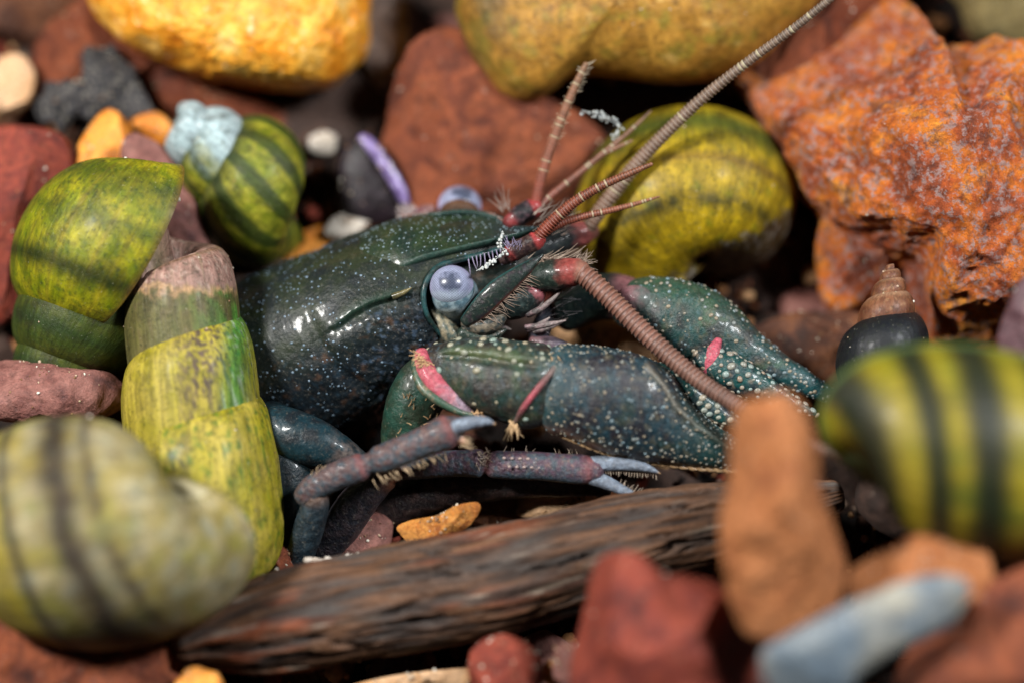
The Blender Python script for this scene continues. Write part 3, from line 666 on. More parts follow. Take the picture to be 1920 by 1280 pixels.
# rows of long low tubercles on the finger
# wrist joint (carpus)
def carpcol(v, t, l):
    c = claw_col('#263c36', '#302c2a', '#394c34')(v, t, l)
    rel = (v[:, 1]-l['C'][:, 1])/np.repeat(l['rw'], l['m']); c = mix(c, C('#6b7748'), np.exp(-((rel+.55)/.14)**2)*sst(.1, .3, t)*sst(.95, .6, t)*.6)
    return mix(c, C('#5c7a7c'), sst(.3, .6, fbm(v/10+2, 4))*.4)
def carpshape(v, l):
    rel = (v[:, 1]-l['C'][:, 1])/np.repeat(l['rw'], l['m']); k = (l['nor'][:, 2] < 0)
    return v+np.array([0, 0, 1.])*(k*(9*np.exp(-((rel+.42)/.10)**2)*sst(.1, .25, l['t'])*sst(1, .7, l['t'])))[:, None]
wri, wl, wv = segm('wrist', [(812, 690, -40, 36, 34), (835, 688, -52, 48, 44), (870, 692, -66, 60, 54), (920, 704, -80, 72, 62), (962, 715, -84, 78, 68), (995, 722, -82, 82, 70), (1012, 726, -80, 78, 66), (1024, 728, -76, 62, 52)], palm, carpcol, 120, 110, 2.4, 1.6, 16., shape=carpshape)
add_gran(wl, wv, wri, 70, 4.2, 23, lambda v, l: (.25+.75*sst(.2, -.7, (v[:, 1]-l['C'][:, 1])/np.repeat(l['rw'], l['m']))), ('#b4a88c', '#9ab0a4'))
# seam of membrane between wrist and palm
sm = crom(np.array([pp(1054, 662, -100), pp(1036, 694, -143), pp(1008, 728, -151), pp(981, 764, -145), pp(962, 796, -112)]), 50); r_ = np.interp(np.linspace(0, 1, 50), [0, .2, .5, .8, 1], [4, 6, 6, 6, 4])
sv, sf = tube(sm, r_, 10); make('seam', sv, sf, M['leg'], wri, cols=mix(C('#6a625c'), C('#a04450'), np.repeat(np.exp(-((np.linspace(0, 1, 50)-.62)/.2)**2), 10)))
hs = [(pp(1048+rng.uniform(-16, 8), 680+rng.uniform(-14, 26), -132), [.35+rng.normal()*.25, .8+rng.normal()*.3, -.35], rng.uniform(14, 30)) for _ in range(60)]
hs += [(pp(962+rng.uniform(-8, 8), 792+rng.uniform(-6, 6), -122), [.2+rng.normal()*.5, 1, -.2+rng.normal()*.3], rng.uniform(14, 34)) for _ in range(24)]
hairs(hs, 'setae', wri, C('#c0a078'), 1.2)
# upper arm and the pink joint
arm, al, av = segm('upper_arm', [(770, 900, 60, 40, 44), (762, 850, 20, 44, 48), (764, 800, -10, 48, 50), (778, 750, -30, 52, 50), (800, 712, -38, 50, 46), (822, 690, -40, 36, 36)], palm, lambda v, t, l: mix(mix(C('#24483c'), C('#2c3a2c'), sst(-.2, .3, fbm(v/30, 3))), C('#5e5e38'), .5*sst(.2, .6, np.sin(v[:, 1]/5+3*fbm(v/20, 2)))*sst(.6, .2, t)), 110, 90)
pj, jl, jv = segm('pink_joint', [(790, 664, -62, 13, 15), (796, 690, -80, 19, 20), (815, 718, -92, 21, 20), (842, 744, -98, 18, 17), (868, 764, -98, 11, 12), (884, 774, -96, 6, 7)], palm, lambda v, t, l: mix(mix(C('#b4505e'), C('#94808e'), np.clip(sst(.45, .8, t+.2*fbm(v/14, 3)), 0, 1)), C('#d88a8c'), sst(.1, .5, fbm(v/10, 3))*.5), 70, 50, mat='leg')
rimA = tube(crom(np.array([pp(782, 660, -58), pp(778, 690, -84), pp(792, 726, -100), pp(824, 752, -110), pp(862, 772, -108), pp(890, 778, -100)]), 50), np.interp(np.linspace(0, 1, 50), [0, .5, 1], [6, 9, 5]), 10)
make('joint_rim', rimA[0], rimA[1], M['chitin_claw'], pj, cols=mix(C('#3c5a48'), C('#8a7a60'), sst(.0, .4, fbm(rimA[0]/9, 3))))
hs = [(pp(784+k*22+rng.uniform(-6, 6), 664+k*24+rng.uniform(-8, 8), -96), [-.8+rng.normal()*.4, .1+rng.normal()*.5, -.5], rng.uniform(8, 18)) for k in np.linspace(0, 4.4, 150)]
hs += [(pp(895+rng.uniform(-12, 12), 772+rng.uniform(-6, 8), -104), [.3+rng.normal()*.4, .6+rng.normal()*.5, -.5], rng.uniform(10, 24)) for _ in range(30)]
for s in range(24): hs.append((pp(rng.uniform(735, 820), rng.uniform(740, 830), -78), [rng.normal()*.6, -.6, -.6], rng.uniform(9, 18)))
hairs(hs, 'setae', pj, C('#b8966e'), 1.1)
# far claw
def fpcol(v, t, l):
    c = claw_col('#1d4240', '#2a2c2e', '#38563a')(v, t, l); up = sst(.1, -.8, (v[:, 1]-l['C'][:, 1])/np.repeat(l['rw'], l['m']))
    c = mix(c, C('#33543c'), up*.55*sst(.6, .2, t)); return mix(c, C('#124a50'), sst(.55, .85, t)*.7)
fpalm, ql, qv = segm('claw', [(1176, 575, 70, 40, 40), (1205, 575, 62, 56, 50), (1250, 590, 54, 72, 60), (1300, 615, 48, 80, 62), (1350, 642, 42, 72, 56), (1400, 668, 36, 52, 44), (1450, 692, 30, 36, 32), (1500, 714, 22, 25, 24), (1560, 744, 14, 15, 14), (1600, 764, 10, 5, 5)], cray, fpcol, 170, 120, 2.2, 1.4, 15.)
fpalm['label'] = 'far claw with pale granules'
add_gran(ql, qv, fpalm, 300, 2.4, 31, lambda v, l: (l['t'] > .04)*(.5+.5*sst(-.3, .3, fbm(v/40, 2))))
ff, fl2, fv2 = segm('moving_finger', [(1318, 672, -10, 24, 24), (1350, 690, -14, 36, 30), (1395, 712, -18, 34, 28), (1440, 734, -22, 25, 22), (1490, 758, -26, 14, 13), (1530, 776, -30, 4, 4)], fpalm, lambda v, t, l: mix(mix(C('#0f4644'), C('#1d2e34'), sst(-.2, .3, fbm(v/25, 3))), C('#a08a74'), sst(.2, .5, fbm(v/13, 3))*.5), 90, 70)
add_gran(fl2, fv2, ff, 100, 4.2, 32, None, ('#b09a84', '#9ab4b0'))
segm('pink_joint', [(1346, 640, -10, 8, 9), (1340, 655, -22, 13, 12), (1334, 675, -28, 15, 13), (1326, 696, -26, 10, 10)], fpalm, lambda v, t, l: mix(C('#bc5464'), C('#a08a8c'), sst(.1, .6, fbm(v/9, 3))), 40, 40, mat='leg')
seg('upper_arm', [(1060, 590, 110, 34, 34), (1100, 565, 100, 40, 40), (1140, 556, 90, 44, 44), (1176, 560, 78, 42, 42)], fpalm, lambda v, t, l: mix(mix(C('#1e2c2c'), C('#2c3a34'), sst(-.2, .3, fbm(v/22, 3))), C('#a0686c'), sst(.72, .95, t)*.8))
seg('wrist', [(1166, 566, 46, 16, 16), (1180, 562, 30, 26, 22), (1204, 564, 22, 26, 22), (1222, 572, 24, 15, 14)], fpalm, lambda v, t, l: mix(C('#9a6a70'), C('#6a7470'), sst(.3, .8, t+.3*fbm(v/12, 3))))

# ---- walking legs
def legcol(r1=None, base='#5a4444'):
    def f(v, t, l):
        c = mix(C(base), C('#3c4a54'), sst(-.2, .35, fbm(v/13, 4))); c = mix(c, C('#8a6a5c'), sst(.1, .5, fbm(v/8+5, 4))*.55)
        c = mix(c, C('#455f6c'), sst(.3, .9, (v[:, 1]-l['C'][:, 1])/np.repeat(l['rw'], l['m']))*.7)
        for p in (r1 or []): c = mix(c, C('#8a4a48'), np.exp(-((t-p)/.022)**2)*.55)
        return c
    return f
tipc = lambda v, t, l: mix(mix(C('#6c7684'), C('#93a2b4'), sst(.0, .5, fbm(v/12, 3))), C('#b08a60'), sst(.93, 1., t))
leg1, ll, lv = segm('walking_leg', [(572, 930, -110, 22, 22), (590, 912, -122, 25, 25), (630, 892, -132, 26, 26), (672, 876, -138, 27, 27), (692, 868, -140, 19, 19), (712, 861, -142, 26, 26), (760, 842, -146, 27, 27), (805, 822, -150, 29, 29), (836, 809, -152, 32, 30), (856, 800, -152, 21, 21)], cray, legcol([.40, .95]), 150, 60, amp=2.0, sca=9., mat='leg')
segm('claw_tip', [(844, 804, -160, 15, 14), (866, 796, -168, 14.5, 14), (890, 790, -172, 12, 12), (912, 789, -174, 8, 8), (928, 794, -174, 2, 2)], leg1, tipc, 40, 30, amp=.4, mat='leg')
segm('claw_tip', [(850, 816, -150, 14, 14), (866, 824, -152, 10, 10), (878, 832, -152, 3, 4)], leg1, lambda v, t, l: mix(C('#a06a60'), C('#c0a080'), t), 24, 24, amp=.4, mat='leg')
hs = [(pp(868+rng.uniform(-8, 10), 828+rng.uniform(-12, 10), -158), [1, .15+rng.normal()*.25, rng.normal()*.2], rng.uniform(10, 20)) for _ in range(20)]
hs += [(pp(700+k*130+rng.uniform(-5, 5), 894-k*48+rng.uniform(-5, 5), -150), [.6+rng.normal()*.3, .8, -.2], rng.uniform(10, 24)) for k in np.linspace(0, 1, 34)]
hs += [(pp(580+rng.uniform(-10, 110), 898-rng.uniform(0, 1)*20, -140), [rng.normal()*.4, -1, -.3], rng.uniform(8, 15)) for _ in range(16)]
hairs(hs, 'setae', leg1, C('#b09878'), 1.0)
segm('upper_joint', [(588, 918, -118, 24, 24), (590, 945, -104, 26, 28), (580, 985, -82, 28, 30), (566, 1030, -56, 28, 30), (556, 1080, -28, 24, 26)], leg1, lambda v, t, l: mix(mix(C('#1c2a32'), C('#33434c'), sst(-.2, .4, fbm(v/20, 3))), C('#8a6a58'), sst(.16, .02, t)*.6), 70, 50, mat='leg')
leg2, l2, lv2 = segm('walking_leg', [(690, 880, -20, 18, 18), (740, 876, -30, 22, 22), (800, 871, -42, 26, 26), (860, 868, -54, 25, 25), (898, 868, -62, 27, 26), (912, 869, -64, 19, 19), (928, 870, -66, 26, 26), (990, 872, -76, 26.5, 26), (1050, 876, -86, 27, 26), (1095, 880, -92, 28, 27), (1118, 882, -95, 21, 21)], cray, legcol([.535, .97], '#503a48'), 170, 60, amp=1.2, sca=9., mat='leg')
segm('claw_tip', [(1104, 870, -94, 15, 15), (1130, 868, -97, 14.5, 14), (1170, 869, -101, 12.5, 12), (1205, 874, -105, 9, 9), (1228, 882, -107, 4, 4), (1238, 887, -108, 1, 1)], leg2, tipc, 50, 30, amp=.4, mat='leg')
segm('claw_tip', [(1098, 890, -94, 16, 15), (1125, 899, -98, 14, 13), (1155, 912, -102, 11, 11), (1185, 927, -106, 7.5, 8), (1206, 937, -108, 3, 3)], leg2, tipc, 50, 30, amp=.4, mat='leg')
hs = [(pp(905+rng.uniform(-12, 12), 852+rng.uniform(-10, 20), -86), [.3+rng.normal()*.4, rng.normal()*.6, -.6], rng.uniform(8, 20)) for _ in range(34)]
hs += [(pp(1125+k*105, 880+k*8, -100), [.1+rng.normal()*.2, 1, rng.normal()*.3], rng.uniform(6, 11)) for k in np.linspace(0, 1, 22)]
hs += [(pp(1150+k*50, 908+k*24, -104), [.5+rng.normal()*.2, -1, rng.normal()*.3], rng.uniform(8, 22)) for k in np.linspace(.2, 1, 14)]
hs += [(pp(930+k*170, 850+k*6, -78), [rng.normal()*.3, -1, rng.normal()*.3], rng.uniform(8, 18)) for k in rng.random(14)]
hairs(hs, 'setae', leg2, C('#a89684'), .9)
gv = []
for k in np.linspace(0, 1, 11): gv.append((pp(945+k*150, 858+k*5, -99)+D2*np.array([3.6, 2.8, 2.5]), F2)); gv.append((pp(955+k*140, 874+k*5, -104)+D2*np.array([3.4, 2.6, 2.5]), F2))
gg, gf = joinm(gv); make('granules', gg, np.vstack(gf), M['granule'], leg2, cols=np.repeat(C('#bfa8a0')[None], len(gg), 0), kind='stuff')
segm('walking_leg', [(600, 1050, 30, 34, 34), (630, 1000, 0, 36, 36), (665, 950, -30, 36, 36), (700, 908, -56, 32, 32), (730, 890, -64, 24, 24), (744, 888, -66, 14, 14)], cray, lambda v, t, l: mix(mix(C('#2a2c34'), C('#463c40'), sst(-.2, .4, fbm(v/14, 3))), C('#8a5a40'), sst(.8, .97, t)*.8), 80, 50, mat='leg')
segm('walking_leg', [(650, 1010, 90, 30, 30), (740, 950, 50, 36, 36), (830, 918, 22, 36, 36), (920, 908, 10, 32, 32), (1000, 904, 4, 27, 27), (1080, 910, 0, 20, 20), (1140, 922, 0, 8, 8)], cray, lambda v, t, l: mix(C('#2c2628'), C('#55403c'), sst(-.2, .4, fbm(v/14, 3))), 90, 50, mat='leg')
segm('leg_base', [(470, 790, 20, 40, 44), (530, 810, -20, 50, 52), (590, 830, -42, 46, 44), (640, 850, -46, 32, 32), (690, 880, -30, 22, 22)], cray, lambda v, t, l: mix(mix(C('#1c3a44'), C('#20282e'), sst(-.2, .4, fbm(v/26, 3))), C('#7a6c66'), np.exp(-((t-.78)/.08)**2)*sst(-.2, .3, fbm(v/12, 3))*.8), 90, 70, mat='chitin')
segm('leg_base', [(500, 800, 30, 60, 60), (520, 870, 0, 74, 64), (528, 940, -10, 66, 56), (530, 1010, -10, 46, 44), (536, 1070, -10, 30, 30)], cray, lambda v, t, l: mix(C('#1c2f36'), C('#1a2026'), sst(-.2, .4, fbm(v/26, 3))), 90, 70, mat='chitin')

# ------------------------------------------------------------------ stones
MS = {}
MS['quartz'] = mat_stone('quartz', ['#c26a12', '#e8921c', '#f2b03c', '#f7d07c'], .55, .42, .35, speck=('#fbe6b8', 1.6, .60, .72, .8), spec=.5)
MS['clamskin'] = None
MS['rust'] = mat_stone('rust', ['#6e3420', '#b8541e', '#e27c1e', '#f0a038'], .45, .8, 1.0, speck=('#a08a86', 2.6, .50, .60, .8), speck2=('#4a2a2a', .9, .54, .66, .7), fine=11)
MS['red'] = mat_stone('red', ['#4a1c16', '#7a3024', '#94402c', '#6a2a22'], .7, .62, .6, speck=('#c4703c', 2.2, .62, .75, .5))
MS['redorange'] = mat_stone('redorange', ['#4e2418', '#7a3c24', '#98502e', '#6e3c2e'], .6, .7, .8, speck=('#b89a8a', 1.6, .62, .75, .6))
MS['brownstone'] = mat_stone('brownstone', ['#2a1610', '#54301e', '#744628', '#44281c'], .5, .7, .6, speck=('#a8907c', 2.4, .62, .74, .5))
MS['orange'] = mat_stone('orange', ['#a85a1c', '#dc8424', '#f0a040', '#c87428'], .7, .5, .4)
MS['tan'] = mat_stone('tan', ['#8a4e2c', '#b06c3c', '#c47e4c', '#945a38'], .8, .8, .7, speck=('#8a5a40', 3., .58, .7, .5))
MS['tanpale'] = mat_stone('tanpale', ['#a87848', '#d0a070', '#d8b088', '#b8885c'], .7, .6, .5)
MS['grey'] = mat_stone('grey', ['#4a3c36', '#80706a', '#9a8a80', '#5c4a42'], .6, .7, .6)
MS['charcoal'] = mat_stone('charcoal', ['#1c1c20', '#34343a', '#4c4a4c', '#24242a'], .9, .85, 1.0, speck=('#b0a898', 5., .54, .64, .8))
MS['mauve'] = mat_stone('mauve', ['#4a2c2c', '#7a4c44', '#94645a', '#5c3a3c'], .5, .65, .5)
MS['dim'] = mat_stone('dim', ['#1a100d', '#33231c', '#4a352b', '#241814'], .6, .75, .6)  # dark browns for stones in the gaps; their shade is put into the colour
MS['slate'] = mat_stone('slate', ['#4a5866', '#66747f', '#8a8c88', '#a8a494'], .3, .5, .3)
MS['white'] = mat_stone('white', ['#a89a88', '#c8beb0', '#dcd4c8'], 1.4, .6, .5)
MS['olive'] = mat_stone('olivestone', ['#3a3a20', '#6a5c34', '#7c6c40', '#4a4024'], .6, .7, .6)
MS['chip'] = mat_stone('chip', ['#8a4a1c', '#c4762c', '#d89444', '#a85c24'], 1.1, .6, .9, speck=('#ecc890', 6., .6, .7, .5))
def EL(x, y, a, b, rot=0, n=14, jit=.10, seed=0):
    r = np.random.default_rng(seed); t = np.linspace(0, 2*math.pi, n, endpoint=False); k = 1+jit*r.uniform(-1, 1, n); c, s = math.cos(rot), math.sin(rot)
    return [(x+a*k[i]*math.cos(t[i])*c-b*k[i]*math.sin(t[i])*s, y+a*k[i]*math.cos(t[i])*s+b*k[i]*math.sin(t[i])*c) for i in range(n)]
S = stone
# behind
S('pebble', 'bright glossy amber-yellow quartz pebble behind the snails', 'pebble', [(165, -10), (190, 40), (240, 85), (330, 125), (430, 155), (530, 168), (610, 165), (660, 130), (688, 75), (695, 10), (680, -60), (560, -120), (330, -120), (190, -80)], 360, 190, 170, MS['quartz'], 18, 90, 0, 3, 7, sq=.72, micro=3)
S('stone', 'large rough orange rust stone flecked with pale grey crust', 'stone', [(1405, 135), (1450, 95), (1540, 30), (1600, -10), (1700, -30), (1730, 50), (1780, 95), (1860, 95), (1960, 120), (2120, 260), (2180, 480), (2080, 660), (1920, 690), (1790, 668), (1740, 600), (1700, 520), (1640, 480), (1560, 400), (1490, 290), (1440, 205)], 190, 200, 230, MS['rust'], 34, 150, 4, 5, 7, sq=.78, off=(.62, .85), ridged=26, micro=6, tilt=(-.22, -.12))
S('stone', 'small rusty stone wedged under the large rust stone', 'stone', [(1535, 430), (1560, 400), (1620, 420), (1665, 470), (1660, 540), (1630, 585), (1570, 590), (1535, 540)], 240, 70, 90, MS['rust'], 10, 60, 4, 6, 6)
S('stone', 'flat orange-brown stone lying below the far claw tip', 'stone', [(1390, 640), (1470, 585), (1580, 580), (1660, 620), (1680, 720), (1600, 780), (1450, 770), (1380, 710)], 190, 60, 90, MS['brownstone'], 12, 80, 5, 7, 6)
S('stone', 'large reddish brown stone behind the crayfish eyes and upright antennule', 'stone', [(712, 250), (735, 160), (780, 80), (850, 50), (920, 100), (1000, 170), (1090, 210), (1150, 280), (1150, 400), (1050, 450), (900, 450), (760, 440), (715, 350)], 330, 110, 150, MS['redorange'], 18, 110, 6, 8, 6, sq=.75, tilt=(.1, .1))
S('stone', 'dull grey-beige stone between the amber pebble and clam', 'stone', [(690, -40), (740, -20), (790, 40), (785, 140), (745, 200), (700, 180), (680, 90)], 470, 70, 80, MS['grey'], 10, 80, 4, 9, 6)
S('stone', 'brown shaded stone under the amber pebble', 'stone', [(470, 160), (580, 140), (700, 130), (730, 200), (700, 270), (600, 290), (500, 280), (440, 230)], 480, 70, 90, MS['dim'], 12, 80, 5, 10, 6)
S('pebble', 'tiny off-white pebble by the purple mussel fragment', 'pebble', EL(606, 268, 28, 22, 0, seed=3), 390, 20, 20, MS['white'], 3, 30, 2, 11, 5)
S('stone', 'rusty orange-red stone behind the charcoal flake', 'stone', [(60, 90), (120, 20), (200, -10), (300, 60), (320, 140), (260, 220), (150, 230), (70, 190)], 420, 90, 110, MS['redorange'], 14, 90, 5, 12, 6)
S('stone', 'long brown stone crossing behind the blue-tipped snail', 'stone', [(250, 110), (330, 130), (450, 170), (540, 220), (520, 280), (400, 250), (300, 210), (230, 170)], 440, 60, 80, MS['redorange'], 12, 70, 5, 13, 6)
S('pebble', 'pale tan oval pebble by the charcoal flake', 'pebble', [(-30, 180), (-10, 120), (30, 100), (62, 130), (60, 180), (30, 225), (-10, 235)], 380, 45, 50, MS['tanpale'], 5, 60, 4, 14, 6)
S('stone', 'dark red-brown stone behind the pale tan oval pebble', 'stone', EL(30, 20, 130, 70, .2, seed=5), 520, 70, 80, MS['brownstone'], 12, 80, 5, 15, 6)
S('flake', 'jagged charcoal grey flake with speckled crust', 'flake', [(56, 196), (72, 176), (84, 150), (112, 158), (150, 146), (156, 112), (160, 88), (190, 92), (214, 84), (228, 112), (250, 128), (262, 160), (286, 206), (262, 214), (246, 236), (222, 204), (196, 206), (170, 226), (140, 215), (118, 248), (92, 226), (70, 230)], 330, 14, 22, MS['charcoal'], 6, 22, 6, 16, 6, sq=.4, centre=(168, 172), micro=6)
S('stone', 'smooth brick-red stone beside the olive snail', 'stone', [(-60, 260), (0, 236), (80, 238), (125, 265), (135, 330), (110, 420), (60, 520), (40, 590), (-40, 600), (-120, 420)], 210, 90, 120, MS['red'], 8, 110, 6, 17, 6, sq=.7)
S('pebble', 'bright orange pebble poking out above the olive snail', 'pebble', [(140, 300), (165, 240), (200, 205), (235, 225), (255, 270), (235, 320), (180, 340), (140, 325)], 260, 40, 50, MS['orange'], 5, 60, 5, 18, 6, sq=.75)
S('stone', 'mauve-brown slab leaning behind the olive snail', 'stone', [(235, 255), (290, 265), (340, 320), (375, 400), (395, 480), (380, 540), (320, 540), (270, 430), (230, 340)], 190, 40, 70, MS['mauve'], 7, 80, 4, 19, 6, sq=.75)
S('pebble', 'amber brown pebble under the charcoal flake', 'pebble', EL(285, 245, 42, 36, .2, seed=7), 350, 35, 35, MS['orange'], 4, 40, 3, 20, 5)
S('stone', 'orange stone peeking over the crayfish back', 'stone', [(530, 480), (560, 440), (640, 415), (740, 400), (800, 410), (790, 500), (660, 540), (550, 530)], 340, 40, 70, MS['orange'], 8, 60, 5, 21, 6)
S('pebble', 'whitish crumbly pebble on the orange stone', 'pebble', EL(650, 425, 42, 24, -.2, seed=9), 310, 18, 20, MS['white'], 5, 30, 3, 22, 5)
S('pebble', 'small round white pebble below the blue-tipped snail', 'pebble', EL(410, 449, 20, 18, 0, seed=10), 200, 18, 18, MS['white'], 2, 30, 2, 23, 5)
S('stone', 'dull brown stone in the gap behind the crayfish back', 'stone', [(380, 480), (440, 450), (520, 470), (540, 540), (500, 600), (410, 600), (375, 540)], 300, 45, 60, MS['dim'], 8, 60, 4, 24, 6)
S('stone', 'mottled olive stone behind the large rust stone', 'stone', [(1740, -60), (1800, 10), (1830, 70), (1920, 100), (2040, 90), (2060, -80), (1900, -140)], 440, 80, 100, MS['olive'], 12, 80, 5, 25, 6)
S('stone', 'dark brown stone in the shade behind the yellow snail', 'stone', [(1010, 200), (1120, 160), (1300, 150), (1420, 160), (1440, 260), (1300, 330), (1100, 310), (1000, 270)], 470, 60, 80, MS['dim'], 14, 90, 5, 26, 6)
S('stone', 'rusty stone end between the clam and the rust stone', 'stone', [(1440, 70), (1520, 0), (1600, -50), (1660, -20), (1600, 60), (1530, 130), (1460, 170), (1410, 150)], 320, 60, 70, MS['redorange'], 10, 60, 5, 27, 6)
S('stone', 'dark brown stone behind the clam and grey stone', 'stone', [(740, -40), (800, -60), (900, -40), (900, 40), (830, 70), (760, 50)], 560, 50, 60, MS['dim'], 10, 60, 5, 28, 6)
# under and between
S('stone', 'cream and orange stone seen under the crayfish mouth', 'stone', [(1030, 600), (1080, 580), (1160, 600), (1230, 640), (1220, 700), (1130, 710), (1050, 690)], 210, 40, 60, MS['tanpale'], 8, 60, 4, 30, 6)
S('pebble', 'orange pebble in the shade under the claws', 'pebble', EL(1140, 640, 70, 45, .2, seed=33), 250, 40, 40, MS['orange'], 6, 50, 4, 31, 5)
S('pebble', 'yellow-brown pebble under the crayfish pincers', 'pebble', EL(1050, 950, 90, 42, .1, seed=12), 70, 45, 45, MS['tanpale'], 6, 60, 4, 32, 6)
S('pebble', 'dark orange pebble beside the yellow-brown one under the legs', 'pebble', EL(920, 960, 70, 45, .1, seed=13), 80, 40, 40, MS['brownstone'], 6, 60, 4, 33, 5)
S('pebble', 'red-brown pebble at the foot of the hind legs', 'pebble', EL(680, 1010, 60, 46, -.5, seed=14), 20, 40, 40, MS['mauve'], 6, 60, 4, 34, 5)
S('pebble', 'small russet pebble tucked against the yellow snail with eroded tip', 'pebble', EL(520, 1065, 42, 44, .3, seed=15), -50, 40, 40, MS['redorange'], 5, 50, 4, 35, 5)
S('wood_chip', 'splintered orange bark chip lying under the crayfish legs', 'chip', [(740, 988), (775, 972), (820, 966), (850, 950), (890, 941), (900, 955), (880, 985), (840, 1002), (800, 1018), (765, 1015)], -110, 22, 22, MS['chip'], 5, 26, 5, 36, 6, sq=.7, micro=3, off=(.45, .75))
S('stone', 'dark rough stone at the end of the stick', 'stone', [(1290, 1060), (1310, 980), (1360, 940), (1420, 960), (1430, 1080), (1370, 1110)], -90, 50, 60, MS['brownstone'], 10, 50, 5, 37, 6)
# in front
S('stone', 'tall tan slab standing out of focus beside the striped snail', 'stone', [(1378, 800), (1396, 752), (1478, 746), (1516, 790), (1528, 850), (1545, 920), (1590, 1000), (1605, 1080), (1560, 1150), (1480, 1195), (1410, 1195), (1375, 1120), (1362, 1000), (1372, 880)], -680, 80, 130, MS['tan'], 16, 60, 9, 38, 6, sq=.62, tilt=(0, .18), off=(.5, .8), ridged=8)
S('stone', 'smooth brick-red stone in front of the stick', 'stone', [(1062, 1180), (1085, 1100), (1130, 1045), (1190, 1036), (1240, 1068), (1310, 1082), (1370, 1115), (1430, 1200), (1440, 1330), (1300, 1400), (1120, 1360), (1060, 1270)], -500, 120, 120, MS['red'], 14, 90, 6, 39, 6, sq=.75)
S('stone', 'orange-brown stone under the striped snail', 'stone', [(1590, 1080), (1640, 1040), (1720, 1000), (1800, 990), (1850, 1030), (1860, 1090), (1800, 1140), (1680, 1160), (1600, 1140)], -560, 60, 90, MS['tan'], 8, 60, 5, 40, 6)
S('shell_fragment', 'blue-grey shell fragment fading to cream at the foot of the tan slab', 'shell', [(1415, 1240), (1450, 1200), (1560, 1145), (1680, 1090), (1780, 1075), (1818, 1100), (1790, 1165), (1700, 1215), (1620, 1260), (1560, 1330), (1450, 1330)], -680, 30, 40, MS['slate'], 5, 90, 3, 41, 6, sq=.8, tilt=(.1, .2))
S('stone', 'orange-red stone beside the blue-grey shell fragment', 'stone', [(1700, 1220), (1800, 1130), (1880, 1080), (1980, 1060), (2060, 1200), (2020, 1400), (1800, 1420), (1680, 1320)], -560, 90, 110, MS['redorange'], 12, 90, 5, 42, 6)
S('stone', 'red stone showing through beside the striped snail', 'stone', [(1840, 1000), (1900, 980), (2000, 1000), (2020, 1100), (1920, 1140), (1850, 1090)], -330, 50, 70, MS['redorange'], 8, 70, 5, 43, 6)
S('stone', 'dark red stone below the brick-red stone and shell fragment', 'stone', [(1330, 1230), (1430, 1190), (1520, 1240), (1560, 1340), (1440, 1420), (1320, 1380)], -420, 60, 80, MS['mauve'], 10, 80, 5, 44, 6)
S('pebble', 'small brick-red pebble under the stick', 'pebble', [(880, 1230), (905, 1198), (950, 1190), (1000, 1215), (1018, 1260), (1000, 1320), (930, 1330), (885, 1290)], -300, 55, 60, MS['red'], 6, 60, 4, 45, 6)
S('pebble', 'tiny bright orange pebble beside the brick-red one', 'pebble', EL(1035, 1262, 26, 26, 0, seed=20), -270, 22, 22, MS['orange'], 3, 40, 2, 46, 5)
S('pebble', 'small russet pebble leaning on the big brick-red stone', 'pebble', EL(1062, 1240, 26, 38, .2, seed=21), -290, 25, 25, MS['mauve'], 3, 40, 3, 47, 5)
S('pebble', 'small amber pebble below the left end of the stick', 'pebble', EL(375, 1285, 46, 36, .1, seed=22), -290, 30, 30, MS['orange'], 3, 50, 2, 48, 5)
S('twig', 'thin orange-tan wood sliver under the stick', 'twig', [(640, 1292), (720, 1268), (820, 1256), (910, 1252), (900, 1280), (800, 1300), (680, 1310)], -200, 14, 16, MS['tanpale'], 4, 40, 3, 49, 5, sq=.7)
S('stone', 'long red-brown grained stone under the pale chalky snail', 'stone', [(-80, 1180), (20, 1150), (120, 1150), (220, 1190), (310, 1200), (350, 1230), (340, 1320), (200, 1380), (-60, 1360)], -240, 90, 100, MS['redorange'], 16, 80, 7, 50, 6, ridged=14, off=(.5, .8))
S('stone', 'dark russet stone under the olive and pale snails', 'stone', [(-60, 690), (20, 670), (120, 690), (210, 700), (240, 760), (160, 800), (20, 790), (-80, 760)], -10, 50, 80, MS['mauve'], 10, 70, 5, 51, 6)

# stones carrying the foreground pieces
S('stone', 'broad umber stone propping up the striped snail', 'stone', EL(1800, 920, 210, 120, .1, seed=81), -130, 150, 240, MS['dim'], 14, 90, 6, 81, 6)
S('stone', 'umber stone carrying the tan slab and red stone', 'stone', EL(1480, 1160, 130, 90, .1, seed=82), -330, 150, 240, MS['dim'], 12, 90, 6, 82, 6)
S('stone', 'chestnut stone between the pale chalky snail and the tall yellow-green one', 'stone', EL(150, 1010, 160, 110, .1, seed=83), -60, 90, 150, MS['brownstone'], 12, 90, 6, 83, 6)
S('stone', 'umber stone under the pale green and purple shell end', 'stone', EL(1990, 660, 90, 80, .1, seed=84), -120, 130, 200, MS['dim'], 12, 90, 6, 84, 6)
